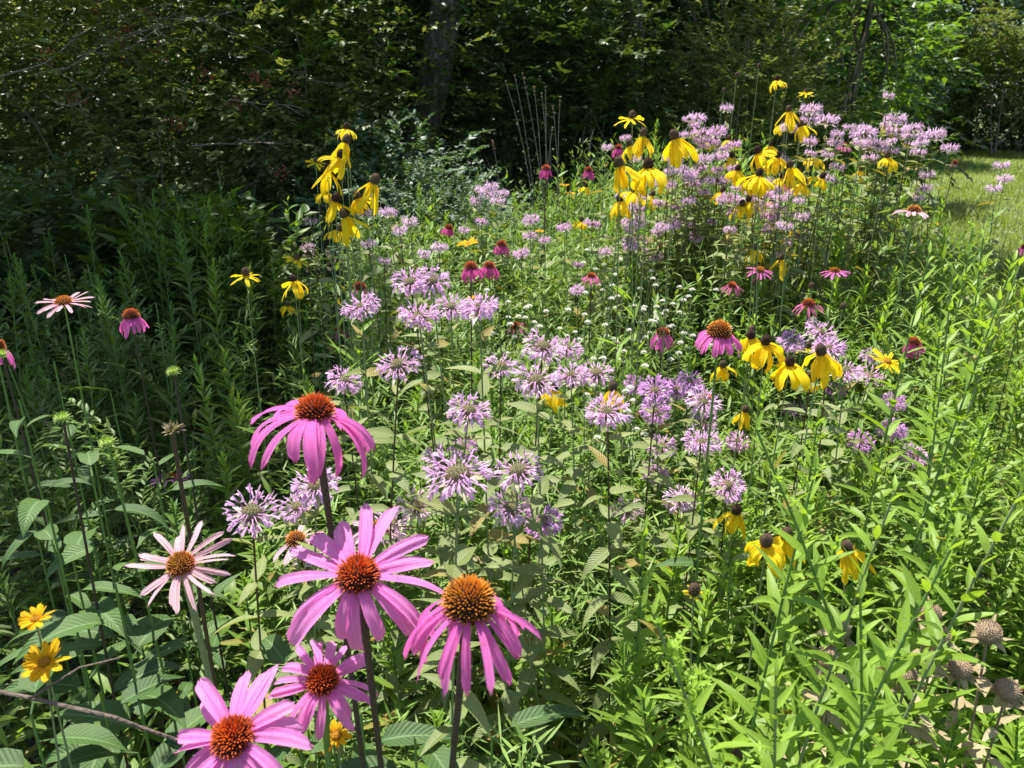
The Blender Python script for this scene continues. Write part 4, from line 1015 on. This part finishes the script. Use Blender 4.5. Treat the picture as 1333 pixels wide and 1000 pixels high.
# ------------------------------------------------------------------ leggy shoots close to the camera at the right
NEAR = [  # tip px, py, d, lean, kind, label
 (850, 800, .62, (-.12, .02), 'nearest blurred goldenrod tip arching in from below, left of the yellow flowers'),
 (985, 560, .72, (-.16, .0), 'tall near shoot with soft leaves left of the bright yellow cluster'),
 (1062, 610, .75, (.03, .0), 'near reddish-stemmed shoot rising between the yellow flowers'),
 (1165, 640, .72, (.05, .0), 'near leafy shoot right of the lowest yellow flower'),
 (1290, 540, .85, (.05, 0), 'near goldenrod tip with yellow-green plume at the right'),
 (1245, 700, .62, (.08, 0), 'near shoot with hanging leaves over the dry seed heads'),
 (1330, 640, .70, (.08, 0), 'near shoot at the right edge reaching into the frame'),
 (1210, 330, 1.15, (.02, 0), 'tall shoot with small leaves left of the right-edge stems'),
 (1320, 340, 1.1, (.05, 0), 'tall feathery stem at the right edge below the lawn'),
 (1240, 360, 1.2, (-.03, 0), 'tall branching shoot in front of the shaded grass'),
 (1065, 545, .95, (0, 0), 'bushy goldenrod tip under the bright yellow cluster'),
 (1280, 310, 1.3, (-.03, 0), 'tall thin shoot below the lone trio of pink blooms'),
 (1300, 385, 1.35, (.04, 0), 'feathery tall stem near the right edge, in front of the shaded lawn'),
 (1262, 330, 1.5, (.0, 0), 'slender leafy stem rising against the lawn left of the right-edge pair'),
 (1225, 400, 1.3, (-.04, 0), 'leafy stem under the gap of lawn, right of the magenta coneflower'),
 (1345, 300, 1.25, (.05, 0), 'tallest leafy stem leaning in at the right edge'),
 (840, 690, 1.0, (0, 0), 'upright shoot left of the young brown cone'),
 (1120, 780, .66, (-.05, 0), 'near shoot with oval leaves crossing the dry seed heads'),
 (1010, 880, .66, (-.03, 0), 'near low shoot below the large yellow coneflower'),
]
def near_shoot(px, py, d, lean, lab, i):
    head = at(px, py, d); base = Vector((head.x - lean[0] * 2, head.y - lean[1], 0)); hd = head - base
    root = empty('near_shoot', base, lab, 'leafy shoot', 'leafy shoots nearest the camera')
    f = lambda t: Vector((hd.x * t ** 2.2, hd.y * t, hd.z * t))
    g = Geo(); g.tube([f(t) for t in np.linspace(0, 1, 14)], np.linspace(.0034, .0012, 14), 8); g.build('stem', M['stem_green' if i % 3 else 'stem_pale'], root)
    n = 46; t = np.linspace(.5, 1, n) ** .9; P = np.array([tuple(f(x)) for x in t])
    s = np.interp(t, [.5, .8, .93, 1], [1, .95, .6, .3]) * U(.8, 1.15, n)
    g = Geo()
    strips(g, P, np.arange(n) * 2.4 + U(-.3, .3, n), np.interp(t, [.5, .9, 1], [.2, .7, 1.2]) + U(-.2, .2, n), .070 * s, .0165 * s, U(-.9, .1, n), fold=U(.1, .4, n), n=8, m=5, prof='lance' if i % 2 else 'ovate',
           age=np.interp(t, [.85, 1], [0, .9]), roll=U(-.4, .4, n), side=U(-.12, .12, n))
    if i in (0, 4, 10):
        for k in range(16):
            tt = .86 + .14 * k / 16; p0 = f(tt); a = k * 2.4; ln = .045 * (1.2 - k / 16); m_ = 16; q = np.linspace(.1, 1, m_)
            PP = np.array([[p0.x + math.cos(a) * ln * .6 * x, p0.y + math.sin(a) * ln * .6 * x, p0.z + ln * .7 * x] for x in q])
            strips(g, PP, U(0, 6.28, m_), U(.2, 1.4, m_), U(.005, .010, m_), U(.003, .004, m_), 0, n=4, prof='lance', age=U(.6, 1, m_))
    g.build('leaves', M['gold_right'], root)
for i, a in enumerate(NEAR): near_shoot(*a[:4], a[4], i)

# ------------------------------------------------------------------ shrubs and trees
def sprays(g, P, D, tw, k, L, W, mat_n=3, m=3, prof='diamond', opp=False, age=None, el=(-.4, .5), rnd=None):
    """leafy twigs: from P along unit D, k leaves each"""
    Mn = len(P); t = np.linspace(.15, 1, k)
    pos = P[:, None] + D[:, None] * (tw[:, None] * t)[..., None]
    pos[..., 2] -= (tw[:, None] * t ** 2) * .25
    az = np.arctan2(D[:, 1], D[:, 0])[:, None] + np.where(np.arange(k) % 2 == 0, 1, -1)[None] * U(.6, 1.2, (Mn, k))
    e = U(el[0], el[1], (Mn, k)) + D[:, 2][:, None] * .4
    n = Mn * k
    age_ = np.zeros(n) if age is None else np.repeat(age, k)
    r_ = U(0, 1, n) if rnd is None else np.clip(np.repeat(rnd, k) + U(-.2, .2, n), 0, 1)
    strips(g, pos.reshape(-1, 3), az.ravel(), e.ravel(), L * U(.65, 1.25, n), W * U(.7, 1.2, n), U(-.8, .1, n), fold=U(0, .4, n), roll=U(-.6, .6, n), n=mat_n, m=m, prof=prof, age=age_, rnd=r_)
def unit(v): return v / (np.linalg.norm(v, axis=1)[:, None] + 1e-9)
def shrub(name, label, cat, group, base, cen, rad, clumps, twigs, k, L, W, mat, trunk_r=.03, stems=5, branch_mat='twig', prof='diamond', cl=.35, tw=.25, part='foliage', el=(-.4, .5), inner=.35, n=3, m=3, cut=None, bark=None):
    base = Vector(base); cen = np.array(cen, float); rad = np.array(rad, float)
    root = empty(name, base, label, cat, group); b = np.array(tuple(base))
    dv = unit(rng.normal(size=(clumps, 3))); dv[:, 2] = np.where(dv[:, 2] < -.5, -dv[:, 2], dv[:, 2])
    rr = inner + (1 - inner) * rng.random(clumps) ** .5
    C = cen + dv * rad * rr[:, None]
    if cut is not None: C[:, 2] = np.maximum(C[:, 2], cut)
    ci = np.repeat(np.arange(clumps), twigs); Mn = len(ci)
    off = rng.normal(0, 1, (Mn, 3)) * cl * np.array([1, 1, .7]) * rad.mean() * .5
    P = C[ci] + off
    P[:, 2] = np.maximum(P[:, 2], .03)
    D = unit(unit(P - cen) * .8 + unit(off) * .6 + rng.normal(0, .45, (Mn, 3)) + np.array([0, 0, .25]))
    ag = np.clip(rng.normal(.1, .22, clumps), 0, 1)[ci]; rn = np.clip(rng.normal(.5, .25, clumps), 0, 1)[ci]
    g = Geo(); sprays(g, P - b, D, U(.5, 1.2, Mn) * tw, k, L, W, n, m, prof, age=ag, el=el, rnd=rn); g.build(part, M[mat], root)
    g = Geo()
    for s in range(stems):
        j = rng.integers(clumps); e = C[j] - b; bs = np.array([random.uniform(-1, 1) * trunk_r * 4 * (stems > 1), random.uniform(-1, 1) * trunk_r * 4 * (stems > 1), 0])
        mid_ = bs * .5 + e * .5 + np.array([0, 0, .25 * abs(e[2])]) * .4 + rng.normal(0, .05, 3)
        pts = [bs * (1 - t) ** 2 + mid_ * 2 * t * (1 - t) + e * t * t + rng.normal(0, .008, 3) for t in np.linspace(0, 1, 12)]
        g.tube(pts, np.linspace(trunk_r, trunk_r * .2, 12), 7)
        for q in range(5):
            a = pts[random.randint(4, 10)]; v = unit(rng.normal(size=(1, 3)) * rad)[0] * random.uniform(.25, .6) * rad.mean()
            g.tube([a, a + v * .5 + rng.normal(0, .02, 3), a + v], [trunk_r * .3, trunk_r * .2, trunk_r * .08], 5)
    g.build('branches', M[branch_mat], root)
    return root
def zigzag(p, d, n, step, jit):
    pts = [Vector(p)]; d = Vector(d).normalized()
    for _ in range(n):
        d = (d + Vector(rng.normal(0, jit, 3))).normalized(); pts.append(pts[-1] + d * step)
    return pts
def bare_branches(root, starts, mat='twig', nm='bare_branch'):
    b = root.location
    for px, py, d, dx, dz, ln, r in starts:
        g = Geo(); p = at(px, py, d) - b
        pts = zigzag(p, (dx, random.uniform(-.2, .1), dz), 12, ln / 12, .13); g.tube(pts, np.linspace(r, r * .3, len(pts)), 5)
        for q in (3, 5, 7, 9):
            t = zigzag(pts[q], (dx + random.uniform(-.5, .5), random.uniform(-.4, .3), dz + random.uniform(-.8, .8)), 6, ln * .06, .2); g.tube(t, np.linspace(r * .5, r * .15, len(t)), 4)
            t2 = zigzag(t[3], (dx + random.uniform(-.9, .9), random.uniform(-.4, .3), random.uniform(-.8, .8)), 4, ln * .045, .2); g.tube(t2, np.linspace(r * .25, r * .1, len(t2)), 4)
        g.build(nm, M[mat], root)

# the big dark shrub on the left
s1 = shrub('berry_shrub', 'big dark olive shrub with reddish berry clusters and bare grey twigs, filling the upper left', 'shrub', None, (-2.3, 4.9, 0), (-2.35, 4.75, 1.6), (1.75, .9, 1.5), 190, 30, 8, .050, .026, 'sh_olive', .011, 8, prof='diamond', cl=.30, tw=.2)
bare_branches(s1, [(0, 100, 3.5, 1, .35, .8, .004), (50, 95, 3.5, 1, .05, .75, .0035), (100, 75, 3.55, 1, .25, .55, .003), (60, 125, 3.5, .7, -.5, .25, .004), (300, 130, 3.7, 1, -.1, .35, .004), (250, 190, 3.7, 1, .25, .5, .004), (180, 30, 3.7, 1, .2, .6, .004), (330, 60, 3.9, 1, -.3, .5, .003), (240, 20, 3.8, 1, -.2, .5, .003)])
g = Geo()
for px, py in [(165, 35), (190, 22), (150, 55), (330, 100), (345, 110), (310, 135), (130, 10), (210, 65), (230, 160), (365, 225), (270, 95), (60, 70), (380, 118), (100, 130)]:
    c = at(px, py, 3.75) - s1.location; n = 26; P = np.array(tuple(c)) + rng.normal(0, .022, (n, 3)); a = np.linspace(0, 2 * PI, 6)
    for p in P: 
        ph = np.linspace(PI / 2, -PI / 2, 5); r = .0055
        g.grids((p + np.stack([np.cos(ph)[:, None] * np.cos(a) * r, np.cos(ph)[:, None] * np.sin(a) * r, np.sin(ph)[:, None] * r + 0 * a], -1))[None])
o = g.build('berries', M['berry'], s1); o['kind'] = 'stuff'
shrub('rounded_bush', 'dark bush with pointed leaves at the left edge below the berry shrub', 'shrub', None, (-1.9, 3.3, 0), (-1.95, 3.3, .72), (.65, .45, .62), 46, 18, 7, .07, .030, 'sh_dark', .012, 6, prof='ovate', cl=.32, tw=.18, n=5)
shrub('low_bush', 'low bush of light-edged oval leaves in front of the berry shrub', 'shrub', None, (-1.35, 3.2, 0), (-1.35, 3.15, .72), (.5, .35, .55), 36, 16, 7, .07, .034, 'sh_green', .010, 6, prof='ovate', cl=.32, tw=.18, n=5)
shrub('feathery_bush', 'feathery yellow-green plant standing up before the dark shrub', 'shrub', None, (-1.15, 2.85, 0), (-1.13, 2.8, .93), (.22, .18, .28), 16, 11, 12, .045, .008, 'gold_dark', .006, 8, 'stem_green', prof='lance', cl=.4, tw=.2, el=(.1, .9))
# blue-green bushes in the centre
shrub('pinnate_bush', 'blue-green bush of feathered oval leaflets at the foot of the trunk', 'shrub', None, (-.50, 4.1, 0), (-.50, 4.0, .95), (.48, .35, .55), 34, 10, 14, .042, .022, 'sh_blue', .008, 7, prof='ovate', cl=.34, tw=.24, n=5, el=(-.1, .3))
shrub('small_leaved_bush', 'small-leaved grey-green bush behind the mauve clump', 'shrub', None, (-.35, 3.6, 0), (-.33, 3.5, .88), (.42, .3, .45), 40, 20, 10, .022, .009, 'sh_blue', .008, 7, prof='diamond', cl=.34, tw=.14)
shrub('vine_thicket', 'glossy green thicket lit at its edge, left of the leaning trunk', 'shrub', None, (-1.28, 5.1, 0), (-1.28, 5.0, 1.55), (.55, .6, 1.5), 80, 18, 9, .06, .026, 'sh_green', .014, 6, prof='ovate', cl=.3, tw=.22, n=4)

def tree(name, label, base, top, r0, r1, crown_c, crown_r, clumps, twigs, L, W, mat, fork=None, k=8, el=(-.5, .4), cl=.3, tw=.35, inner=.3, cat='tree', group='trees of the dark wood', bark='bark'):
    base = Vector(base); top = Vector(top); root = empty(name, base, label, cat, group)
    g = Geo(); n = 22; pts = []; rad = []
    for i in range(n):
        t = i / (n - 1); p = (top - base) * t + Vector((math.sin(t * 5 + base.x) * .05, math.sin(t * 4) * .04, 0)); pts.append(p); rad.append((r0 + (r1 - r0) * t) * (1 + .6 * math.exp(-t * 14)) * random.uniform(.96, 1.04))
    sides = 28; P = []
    a = np.linspace(0, 2 * PI, sides + 1)
    rad_n = 1 + .06 * np.sin(a * 5 + 1) + .04 * np.sin(a * 9)
    P = np.array([[(p.x + math.cos(x) * r * q, p.y + math.sin(x) * r * q, p.z) for x, q in zip(a, rad_n)] for p, r in zip(pts, rad)])
    g.grids(P[None])
    g.build('trunk', M[bark], root)
    cen = np.array(crown_c, float); cr = np.array(crown_r, float); b = np.array(tuple(base))
    dv = unit(rng.normal(size=(clumps, 3))); rr = inner + (1 - inner) * rng.random(clumps) ** .5; C = cen + dv * cr * rr[:, None]
    g = Geo()
    for j in range(min(clumps, 26)):
        e = C[j * (clumps // min(clumps, 26))] - b; i0 = random.randint(14, n - 2); s0 = np.array(tuple(pts[i0])); md = (s0 + e) / 2 + np.array([0, 0, .15]) + rng.normal(0, .1, 3)
        q = [s0 * (1 - t) ** 2 + md * 2 * t * (1 - t) + e * t * t for t in np.linspace(0, 1, 9)]
        g.tube(q, np.linspace(rad[i0] * .45, .008, 9), 6)
    g.build('limbs', M[bark], root)
    ci = np.repeat(np.arange(clumps), twigs); Mn = len(ci); off = rng.normal(0, 1, (Mn, 3)) * cl * np.array([1, 1, .6]) * cr.mean() * .5
    Pp = C[ci] + off; Pp[:, 2] = np.maximum(Pp[:, 2], .05)
    D = unit(unit(Pp - cen) * .7 + unit(off) * .6 + rng.normal(0, .45, (Mn, 3)))
    ag = np.clip(rng.normal(.1, .25, clumps), 0, 1)[ci]; rn = np.clip(rng.normal(.5, .25, clumps), 0, 1)[ci]
    g = Geo(); sprays(g, Pp - b, D, U(.5, 1.2, Mn) * tw, k, L, W, 4, 3, 'ovate', age=ag, el=el, rnd=rn); g.build('crown', M[mat], root)
    return root
t1 = tree('leaning_tree', 'leaning dark trunk with rough bark behind the blue-green bush', (-1.06, 6.6, 0), (-.12, 6.8, 4.6), .155, .09, (-.2, 7.3, 4.5), (2.2, 1.4, 1.2), 100, 16, .10, .05, 'sh_dark')
bare_branches(t1, [(585, 75, 6.4, -.3, .8, .7, .006), (585, 95, 6.4, .5, -.9, .45, .007), (560, 60, 6.45, -1, .4, .6, .006), (545, 140, 6.4, -1, -.2, .5, .006), (590, 60, 6.4, 1, -.35, .8, .007), (640, 50, 6.3, .8, .1, .5, .005)], 'twig')
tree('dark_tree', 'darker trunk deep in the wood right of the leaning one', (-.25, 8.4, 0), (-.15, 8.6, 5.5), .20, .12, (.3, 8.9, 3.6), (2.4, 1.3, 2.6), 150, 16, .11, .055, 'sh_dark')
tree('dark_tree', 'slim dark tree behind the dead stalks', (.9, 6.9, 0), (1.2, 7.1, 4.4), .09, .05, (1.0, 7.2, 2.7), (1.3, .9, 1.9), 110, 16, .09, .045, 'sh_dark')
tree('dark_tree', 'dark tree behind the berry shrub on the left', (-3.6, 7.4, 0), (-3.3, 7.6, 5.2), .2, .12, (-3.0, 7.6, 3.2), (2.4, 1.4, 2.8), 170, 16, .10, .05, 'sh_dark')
tree('dark_tree', 'dark tree between the thicket and the berry shrub', (-1.9, 6.5, 0), (-1.8, 6.6, 4.2), .1, .06, (-1.6, 6.9, 2.1), (1.1, .8, 1.9), 110, 16, .075, .036, 'sh_green')
shrub('dark_bush', 'deep green bush right behind the dead stalks', 'shrub', None, (.35, 5.3, 0), (.35, 5.25, 1.15), (.8, .55, 1.15), 90, 18, 8, .06, .028, 'sh_dark', .014, 6, prof='ovate', cl=.28, tw=.2, n=4)
shrub('dark_bush', 'fine-leaved olive bush above the middle yellow clump', 'shrub', None, (1.55, 5.6, 0), (1.55, 5.5, 1.15), (.75, .6, 1.15), 100, 20, 10, .032, .015, 'sh_olive', .012, 7, prof='diamond', cl=.28, tw=.16)
shrub('dark_bush', 'dark bush behind the leaning trunk', 'shrub', None, (-.2, 7.6, 0), (-.2, 7.6, 1.2), (1.6, .7, 1.3), 110, 16, 8, .07, .034, 'sh_dark', .014, 6, prof='ovate', cl=.28, tw=.2)
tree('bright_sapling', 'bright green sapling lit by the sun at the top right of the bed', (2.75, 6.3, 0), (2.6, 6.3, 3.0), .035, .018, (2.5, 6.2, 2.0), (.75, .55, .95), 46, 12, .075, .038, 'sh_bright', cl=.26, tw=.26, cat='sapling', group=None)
tree('dark_tree', 'dark tree behind the bright sapling', (3.2, 9.5, 0), (3.3, 9.6, 5.2), .18, .1, (3.0, 9.4, 2.9), (2.0, 1.2, 2.9), 150, 16, .11, .055, 'sh_dark')
shrub('dark_bush', 'green bush under the bright sapling', 'shrub', None, (2.6, 6.8, 0), (2.6, 6.8, .8), (.9, .6, .85), 70, 18, 8, .06, .028, 'sh_green', .012, 6, prof='ovate', cl=.28, tw=.2)
shrub('outer_shrub', 'olive shrub closing the wood at the far left edge', 'shrub', None, (-4.3, 5.4, 0), (-4.3, 5.3, 1.5), (1.3, 1.0, 1.7), 110, 20, 8, .06, .03, 'sh_olive', .025, 7, cl=.3, tw=.22)
tree('shade_tree', 'unseen overhanging tree shading the left side of the bed from above', (-3.1, 4.3, 0), (-2.8, 4.0, 5.0), .10, .07, (-2.5, 3.8, 4.9), (1.05, .8, .75), 56, 14, .10, .055, 'sh_green', inner=.1, group=None)  # out of view; crown added to cast dappled shade on the left bed
# far edge of the lawn
far = [(7.0, 19, 4.2, 2.6, 'sh_green', 'tall dark tree at the far end of the lawn, next to the sapling'), (9.5, 24, 5.5, 3.2, 'sh_dark', 'tallest dark tree at the far end of the lawn'),
       (14.0, 25, 5.0, 3.4, 'sh_dark', 'second dark tree from the right at the far end of the lawn'), (18.5, 25, 5.0, 3.4, 'sh_dark', 'dark tree farthest right beyond the lawn'), (4.3, 15, 4.4, 2.3, 'sh_dark', 'dark tree just behind the bright sapling, beyond the bushes'), (1.0, 13, 4.6, 3.0, 'sh_dark', 'deep dark tree in the heart of the wood'), (-4, 13, 4.6, 3.4, 'sh_dark', 'deep dark tree far behind the berry shrub'),
       (-8, 11, 5., 3.4, 'sh_dark', 'dark tree filling the far left behind the outer shrub'), (11.8, 28, 6.5, 3.6, 'sh_dark', 'pale distant tree closing the gap between the dark ones'), (17, 31, 7., 5., 'sh_dark', 'tall distant tree behind the right ones'), (23.5, 30, 7., 4., 'sh_dark', 'distant tree beyond the right edge of the lawn')]
for x, y, h, r, mt, lab in far:
    if x > 5: x, y, h, r = x * 1.3, y * 1.3, h * 1.3, r * 1.3
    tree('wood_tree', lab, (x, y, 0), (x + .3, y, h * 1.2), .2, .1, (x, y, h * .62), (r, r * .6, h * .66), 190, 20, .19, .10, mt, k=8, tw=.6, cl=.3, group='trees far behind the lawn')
for x, y, r, h, mt, lab in [(8.2, 19.5, 1.6, 1.9, 'sh_green', 'rounded green bush at the left end of the far lawn edge'), (10.4, 21.0, 1.7, 2.1, 'sh_green', 'lit green bush in the middle of the far lawn edge'), (12.6, 21.0, 1.7, 2.3, 'sh_olive', 'olive bush at the far lawn edge'),
                         (14.8, 21.5, 1.7, 2.2, 'sh_olive', 'yellowish bush at the right end of the far lawn edge'), (6.3, 16.0, 1.4, 1.7, 'sh_green', 'dark green bush behind the pink mass'), (17.0, 22, 1.8, 2.4, 'sh_green', 'green bush at the frame edge beyond the lawn')]:
    x, y, r, h = x * 1.33, y * 1.33, r * 1.33, h * 1.33
    shrub('lawn_edge_bush', lab, 'shrub', 'bushes along the far lawn edge', (x, y, 0), (x, y, h * .7), (r, r * .6, h * .8), 90, 20, 8, .13, .06, mt, .03, 5, prof='ovate', cl=.3, tw=.35, n=4)

# ------------------------------------------------------------------ ground and lawn
def sheet(name, x0, x1, y0, y1, z, nx, ny, mat, amp=.0, kind='structure'):
    xs, ys = np.linspace(x0, x1, nx), np.linspace(y0, y1, ny); X, Y = np.meshgrid(xs, ys)
    Z = z + amp * (np.sin(X * 1.3 + Y * .7) + np.sin(X * .6 - Y * 1.1 + 2)) * .5
    g = Geo(); g.grids(np.stack([X, Y, Z], -1)[None]); o = g.build(name, mat); o['kind'] = kind; return o
m, nt, N, Lk = newmat('soil'); nz = noise(nt, 6., 8.); nz2 = noise(nt, 60., 6.)
col = mixc(nt, (.035, .026, .016), (.11, .085, .05), nz2); p = N('ShaderNodeBsdfPrincipled'); p.inputs['Roughness'].default_value = .95
bm_ = N('ShaderNodeBump'); bm_.inputs['Distance'].default_value = .03; Lk(nz2, bm_.inputs['Height']); Lk(bm_.outputs[0], p.inputs['Normal']); Lk(col, p.inputs['Base Color']); o_ = N('ShaderNodeOutputMaterial'); Lk(p.outputs[0], o_.inputs[0]); M['soil'] = m
m, nt, N, Lk = newmat('turf'); nz = noise(nt, .8, 6.); nz2 = noise(nt, 30., 6.)
col = mixc(nt, mixc(nt, (.10, .17, .03), (.20, .25, .07), nz), (.05, .08, .02), math_(nt, 'MULTIPLY', nz2, .7)); p = N('ShaderNodeBsdfPrincipled'); p.inputs['Roughness'].default_value = .9
bm_ = N('ShaderNodeBump'); bm_.inputs['Distance'].default_value = .05; Lk(nz2, bm_.inputs['Height']); Lk(bm_.outputs[0], p.inputs['Normal']); Lk(col, p.inputs['Base Color']); o_ = N('ShaderNodeOutputMaterial'); Lk(p.outputs[0], o_.inputs[0]); M['turf'] = m
sheet('ground', -200, 200, -100, 300, -.012, 3, 3, M['turf'])
sheet('soil', -6, 3.2, -.5, 12, -.002, 40, 50, M['soil'], 0.)
g = Geo(); n = 90000
y = 3.2 + 26 * U(0, 1, n) ** 1.1; x = y * U(.28, .82, n) + U(-.2, .6, n)
z = np.zeros(n)
hgt = U(.05, .15, n) * (1 + .5 * np.sin(x * 2.1) * np.sin(y * 1.7))
strips(g, np.stack([x, y, z], -1), U(0, 6.28, n), U(.6, 1.5, n), hgt, .006 + y * .0006, U(-1.2, .1, n), n=3, m=2, prof='strap', fold=0, age=np.clip(np.sin(x * .9 + 1) * np.sin(y * .6) * .6 + U(-.2, .3, n), 0, 1))
tag(g.build('lawn_grass', M['grass']), 'sunlit short grass of the lawn at the right', 'grass', kind='stuff')
g = Geo(); n = 7000
y = U(3.0, 7.5, n); x = y * U(.30, .72, n) + U(.0, .4, n)
strips(g, np.stack([x, y, 0 * x], -1), U(0, 6.28, n), U(.9, 1.5, n), U(.15, .42, n), .005, U(-1.0, .1, n), n=4, m=2, prof='strap', fold=0)
tag(g.build('tall_grass', M['grass']), 'taller unmown grass between the bed and the lawn', 'grass', kind='stuff')

# ------------------------------------------------------------------ light, sky, camera
EL, AZ = math.radians(66), math.radians(-30)      # sun: high, ahead and to the left
sd = Vector((math.sin(AZ) * math.cos(EL), math.cos(AZ) * math.cos(EL), math.sin(EL)))
sl = bpy.data.lights.new('sun', 'SUN'); sl.energy = 5.0; sl.angle = math.radians(.5); sl.color = (1, .96, .88)
so = bpy.data.objects.new('sun', sl); COL.objects.link(so); so.rotation_mode = 'QUATERNION'; so.rotation_quaternion = sd.to_track_quat('Z', 'Y')
w = bpy.data.worlds.new('World'); sc.world = w; w.use_nodes = True; nt = w.node_tree; nt.nodes.clear()
sk = nt.nodes.new('ShaderNodeTexSky'); sk.sky_type = 'NISHITA'; sk.sun_disc = False; sk.sun_elevation = EL; sk.sun_rotation = AZ
bg = nt.nodes.new('ShaderNodeBackground'); bg.inputs[1].default_value = .11; ow = nt.nodes.new('ShaderNodeOutputWorld')
nt.links.new(sk.outputs[0], bg.inputs[0]); nt.links.new(bg.outputs[0], ow.inputs[0])
cd = bpy.data.cameras.new('camera'); co = bpy.data.objects.new('camera', cd); COL.objects.link(co)
co.location = (0, 0, CAM_Z); co.rotation_euler = (PI / 2 - PITCH, 0, 0)
cd.sensor_width = 36; cd.lens = 36 * FPX / 1333; cd.clip_start = .05; cd.clip_end = 1000
cd.dof.use_dof = True; cd.dof.focus_distance = 1.25; cd.dof.aperture_fstop = 13
sc.camera = co
sc.view_settings.view_transform = 'Standard'; sc.view_settings.look = 'None'; sc.view_settings.gamma = 1; sc.view_settings.exposure = 1.05
try:
    c = sc.cycles
    c.max_bounces = 4; c.diffuse_bounces = 2; c.glossy_bounces = 2; c.transmission_bounces = 3; c.transparent_max_bounces = 4
    c.use_denoising = True; c.caustics_reflective = False; c.caustics_refractive = False; c.sample_clamp_indirect = 6
    c.use_adaptive_sampling = True; c.adaptive_threshold = .015
except Exception: pass
